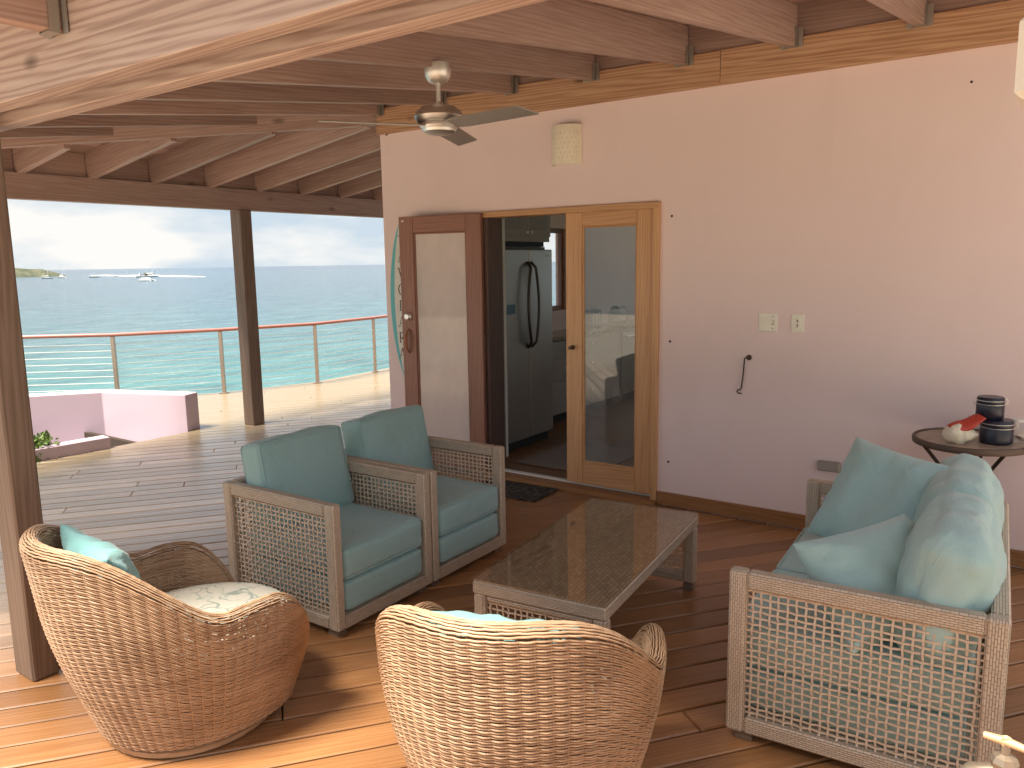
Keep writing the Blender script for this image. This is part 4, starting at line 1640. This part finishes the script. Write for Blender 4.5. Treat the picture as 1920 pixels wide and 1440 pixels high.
jar('large dark blue clip jar standing on the round table', (-.252, -.31, .7475), .076, .122, R(15))
jar('small dark blue clip jar stacked on top of the larger jar', (-.288, -.30, .870), .064, .112, R(20))
ja = thing('glass_jar', 'clear glass jar behind the dark jars at the picture edge', 'jar', (-.165, -.24, .7475))
m = MB()
m.lathe([(.038, .002), (.04, .01), (.04, .09), (.034, .1), (.034, .108)], 24)
m.build('body', glass_sheet('jar_glass', (.9, .92, .92), .02, 1.5), ja, smooth=True)
m = MB()
m.lathe([(0, .109), (.037, .109), (.037, .12), (0, .122)], 24)
m.build('lid', MT['white'], ja, smooth=True)
# conch shell
cs = thing('conch_shell', 'white spiky conch shell with red inside lip on the round table', 'shell', (-.405, -.40, .7475), R(20))
V, F = [], []
nu, nv = 40, 16
for i in range(nu + 1):
    u = i / nu
    ax = -.085 + .17 * u
    rr0 = .052 * (math.sin(math.pi * (u ** .75)) ** .8) + .004
    for k in range(nv):
        a = 2 * math.pi * k / nv
        sp = max(0, math.sin(a * 3 + 5 * u)) ** 4 * .022 * math.sin(math.pi * u) + .008 * mnoise.noise(Vector((math.cos(a) * 2, math.sin(a) * 2, u * 7)))
        r_ = rr0 + sp
        V.append((ax, r_ * math.cos(a) * .9, max(.001, .044 + r_ * math.sin(a) * .85)))
for i in range(nu):
    for k in range(nv):
        F.append((i * nv + k, (i + 1) * nv + k, (i + 1) * nv + (k + 1) % nv, i * nv + (k + 1) % nv))
F += [tuple(range(nv)), tuple(nu * nv + nv - 1 - k for k in range(nv))]
MB().add(V, F).build('shell_body', plain('shell_white', (.78, .70, .55), .5), cs, smooth='all')
V, F = [], []
for i in range(13):
    u = i / 12
    for k in range(7):
        w_ = -1 + 2 * k / 6
        V.append((-.050 + .145 * u - .012 * w_, -.030 + .022 * w_ + .012 * w_ * w_ + .01 * u, .080 + .062 * u ** 1.7 + .024 * w_ * math.sin(math.pi * (.12 + .76 * u)) + .004 * math.sin(9 * u)))
for i in range(12):
    for k in range(6):
        F.append((i * 7 + k, i * 7 + 7 + k, i * 7 + 8 + k, i * 7 + 1 + k))
o_ = MB().add(V, F).build('red_lip', plain('shell_red', (.52, .06, .04), .4), cs, smooth='all')
o_.modifiers.new('thick', 'SOLIDIFY').thickness = .006

# ------------------------------------------------------------------ garden tap, pipe and box on the return wall
tp = thing('garden_tap', 'old brass garden tap with cross handle at the lower right corner', 'tap', (-.030, -3.50, .78))
TBm = plain('worn_brass', (.30, .25, .19), .45, .7)
m = MB()
m.tube([(.094, .0, .045), (.02, .0, .05), (-.01, 0, .055), (-.045, 0, .046), (-.062, 0, .028), (-.066, 0, .006)], [.012, .014, .021, .017, .013, .012], 14)
m.build('spout', TBm, tp, smooth=True)
m = MB()
m.lathe([(.010, .07), (.019, .074), (.022, .084), (.018, .094), (.008, .098), (.007, .118), (0, .119)], 8)
m.build('bonnet', TBm, tp)
m = MB()
m.tube([(-.032, .006, .118), (0, 0, .120), (.032, -.006, .118)], [.006, .008, .006], 10)
m.tube([(0, -.006, .120), (0, 0, .120), (0, .006, .120)], [.008, .011, .008], 10)
m.build('handle', plain('tap_handle_brass', (.62, .42, .26), .5, .3), tp, smooth=True)
pp = thing('water_pipe', 'white plastic water pipe beside the garden tap', 'pipe', (.025, -3.47, 0))
m = MB()
m.tube([(0, 0, 0), (0, 0, 2.6)], .021, 16)
m.build('pipe', MT['white'], pp, smooth=True)
MB().box((.018, 0, 1.1), (.045, .06, .02)).build('clamp', MT['white'], pp)
bx_ = thing('wall_box', 'cream rounded box fixed high at the right picture edge', 'box', (-.02, -3.30, 1.955))
MB().box((0, 0, .065), (.16, .13, .135)).build('housing', MT['cream'], bx_, bev=.012)
MB().box((-.02, -.068, .06), (.05, .01, .07)).build('cover', MT['cream'], bx_, bev=.003)

# ------------------------------------------------------------------ kitchen seen through the doors
fr = thing('refrigerator', 'stainless steel side by side refrigerator inside the kitchen', 'refrigerator', (-4.28, .93, .02))
KX = .33
MB().box((-.03, 0, .915), (.56, .765, 1.80)).build('cabinet_body', plain('fridge_side_grey', (.10, .10, .105), .4), fr)
MB().box((.20, 0, .045), (.16, .74, .07)).build('kick_plate', MT['black'], fr)
for y0, y1 in ((-.385, -.010), (-.002, .385)):
    MB().box((.292, (y0 + y1) / 2, .94), (.076, y1 - y0, 1.70)).build('door', MT['steel'], fr, bev=.008)
HB = plain('dark_handle_steel', (.09, .075, .068), .35, .8)
for sy in (-.030, .022):
    m = MB()
    m.tube([(.332 + .045 * min(1, 5 * math.sin(math.pi * k / 16)), sy + math.copysign(.058, sy) * math.sin(math.pi * k / 16), .92 + .76 * k / 16) for k in range(17)], .0125, 8)
    m.build('handle', HB, fr, smooth=True)
MB().box((.3315, -.29, 1.275), (.003, .12, .085)).build('photo_magnet', plain('magnet_blue_photo', (.10, .19, .30), .3), fr)
MB().box((.3315, .31, 1.735), (.002, .055, .016)).build('badge', MT['white'], fr)
MB().box((-.03, 0, 1.842), (.54, .76, .05)).build('gap_block', MT['black'], fr)  # black block added to close the gap against a light leak
cab = thing('wall_cabinet', 'grey painted cabinet with small knobs above the refrigerator', 'cabinet', (-4.30, .93, 1.87))
MB().box((0, 0, .24), (.62, .80, .46)).build('carcass', MT['cabinet'], cab)
for y0, y1 in ((-.39, -.003), (.003, .39)):
    d = MB().box((.320, (y0 + y1) / 2, .255), (.02, y1 - y0, .40)).build('door', MT['cabinet'], cab, bev=.002)
    MB().box((.3325, (y0 + y1) / 2, .255), (.006, y1 - y0 - .11, .28)).build('door_panel', plain('grey_cabinet_inset', (.31, .285, .28), .5), d, bev=.003)
for sy in (-.035, .035):
    m = MB()
    m.lathe([(.006, 0), (.006, .014), (.014, .02), (.014, .028), (0, .032)], 12, (.336, sy, .09), Matrix.Rotation(R(90), 3, 'Y'))
    m.build('knob', MT['nickel'], cab, smooth=True)
sp = thing('cabinet_side_panel', 'tall grey panel between refrigerator and door jamb', 'panel', (-4.27, .50, .02))
MB().box((0, 0, 1.05), (.70, .03, 2.1)).build('panel', MT['cabinet'], sp, bev=.002)
MB().box((.352, .0, 1.05), (.006, .034, 2.1)).build('edge_strip', MT['white'], sp)
ct = thing('kitchen_counter', 'kitchen counter with drawers and dark stone top along the side wall', 'counter', (-4.44, 3.2, .02))
MB().box((-.02, 0, .49), (.36, 3.7, .78)).build('carcass', MT['cabinet'], ct)
MB().box((-.02, 0, .05), (.28, 3.68, .10)).build('kick_plate', MT['black'], ct)
yy = -1.84
for wd_ in (.42, .52, .56):
    for z0, z1 in ((.70, .87), (.46, .69), (.12, .45)):
        d = MB().box((.170, yy + wd_ / 2, (z0 + z1) / 2), (.018, wd_ - .008, z1 - z0 - .008)).build('drawer', MT['cabinet'], ct, bev=.002)
        m = MB()
        m.lathe([(.006, 0), (.006, .014), (.014, .02), (.014, .028), (0, .032)], 12, (.179, yy + wd_ / 2, (z0 + z1) / 2), Matrix.Rotation(R(90), 3, 'Y'))
        m.build('knob', MT['nickel'], d, smooth=True)
    yy += wd_
def mk_granite():
    t = NT('granite_top')
    v = t.coords('Object', (1, 1, 1), False)
    n = t.noise(v, 22, 6, .7)
    t.base(t.ramp(n, [(.35, (.10, .085, .07)), (.5, (.27, .24, .19)), (.65, (.42, .38, .31))]))
    t.set(Roughness=.15)
    return t.m
MB().box((.0, 0, .90), (.42, 3.72, .04)).build('worktop', mk_granite(), ct, bev=.004)
dw = thing('dishwasher', 'stainless dishwasher front with long bar handle in the counter', 'dishwasher', (-4.262, 3.62, .02))
MB().box((.005, 0, .48), (.02, .60, .74)).build('door', MT['steel'], dw, bev=.004)
m = MB()
m.tube([(.02, -.26, .80), (.05, -.26, .80), (.05, .26, .80), (.02, .26, .80)], .010, 8)
m.build('handle', MT['nickel'], dw, smooth=True)
fc = thing('kitchen_tap', 'tall curved chrome kitchen tap by the window', 'tap', (-4.52, 1.86, .94))
m = MB()
m.tube([(0, 0, 0), (0, 0, .22), (.01, 0, .30), (.05, 0, .345), (.10, 0, .34), (.135, 0, .29), (.14, 0, .24)], .0125, 10)
m.lathe([(.028, 0), (.026, .03), (.014, .04)], 16)
m.build('spout', MT['nickel'], fc, smooth=True)
kt = thing('kettle', 'clear glass kettle with handle on the kitchen counter', 'kettle', (-4.36, 3.35, .942))
m = MB()
m.lathe([(.0, .002), (.085, .002), (.09, .02), (.082, .12), (.06, .19), (.055, .2)], 24)
m.build('body', glass_sheet('kettle_glass', (.85, .88, .86), .02, 2.0), kt, smooth=True)
m = MB()
m.lathe([(0, .235), (.03, .23), (.058, .205), (.058, .198), (0, .198)], 24)
m.build('lid', MT['black'], kt, smooth=True)
m = MB()
m.tube([(.05, .03, .21), (.10, .05, .22), (.13, .06, .17), (.12, .06, .06), (.085, .04, .03)], .011, 8)
m.build('handle', MT['nickel'], kt, smooth=True)
bl = thing('blender_jug', 'clear glass jug on the kitchen counter left of the kettle', 'jug', (-4.36, 2.72, .942))
m = MB()
m.lathe([(.0, .002), (.06, .002), (.065, .04), (.08, .2), (.082, .22)], 20)
m.build('body', glass_sheet('jug_glass', (.85, .88, .87), .02, 2.0), bl, smooth=True)
m = MB()
m.tube([(.08, 0, .2), (.13, 0, .19), (.13, 0, .08), (.068, 0, .06)], .009, 8)
m.build('handle', MT['nickel'], bl, smooth=True)
tr_ = thing('toaster', 'grey toaster against the kitchen wall behind the kettle', 'toaster', (-4.55, 3.1, .942))
MB().box((0, 0, .10), (.16, .28, .19)).build('body', MT['steel'], tr_, bev=.02)
MB().box((.0, 0, .197), (.03, .2, .006)).build('slot', MT['black'], tr_)
kw = thing('kitchen_window', 'brown wooden casement window beside the refrigerator', 'window', (-4.73, 2.075, 1.16))
off = Vector((-4.73, 2.075, 1.16))
for a, b in (((-4.73, 1.42, 1.16), (-4.73, 1.42, 2.06)), ((-4.73, 2.73, 1.16), (-4.73, 2.73, 2.06)), ((-4.73, 2.075, 1.16), (-4.73, 2.075, 2.06))):
    bar('frame_bar', a, b, .05, .05, MT['door_red'], kw, up=(0, 1, 0))
for z in (1.185, 2.035):
    bar('frame_bar', (-4.73, 1.445, z), (-4.73, 2.705, z), .05, .048, MT['door_red'], kw)
for yc in (1.748, 2.403):
    MB().box((0, yc - 2.075, .45), (.006, .60, .80)).build('pane', glass_sheet('window_glass', (.95, .96, .96), .01, 1.2), kw)
sh = thing('shutter', 'brown wooden window shutter standing open by the refrigerator', 'shutter', (-4.58, 1.62, 1.14))
off = Vector((-4.58, 1.62, 1.14))
for zz in (0.03, .90):
    bar('rail', (-4.58, 1.52, 1.14 + zz), (-4.30, 1.60, 1.14 + zz), .028, .06, MT['door_red'], sh)
bar('stile', (-4.58, 1.52, 1.14), (-4.58, 1.52, 2.07), .03, .05, MT['door_red'], sh, up=(1, 0, 0))
bar('stile', (-4.30, 1.60, 1.14), (-4.30, 1.60, 2.07), .03, .05, MT['door_red'], sh, up=(1, 0, 0))
for k in range(14):
    z = 1.14 + .09 + k * .058
    bar('louvre', (-4.56, 1.526, z), (-4.32, 1.594, z), .008, .05, MT['door_red'], sh)
rg = thing('kitchen_rug', 'flat brown rug on the kitchen floor inside the doorway', 'rug', (-3.35, .85, .02))
MB().box((0, 0, .005), (.75, 1.0, .008)).build('rug_body', fabric('rug_fabric', (.17, .095, .06), 200, .4), rg, bev=.002)
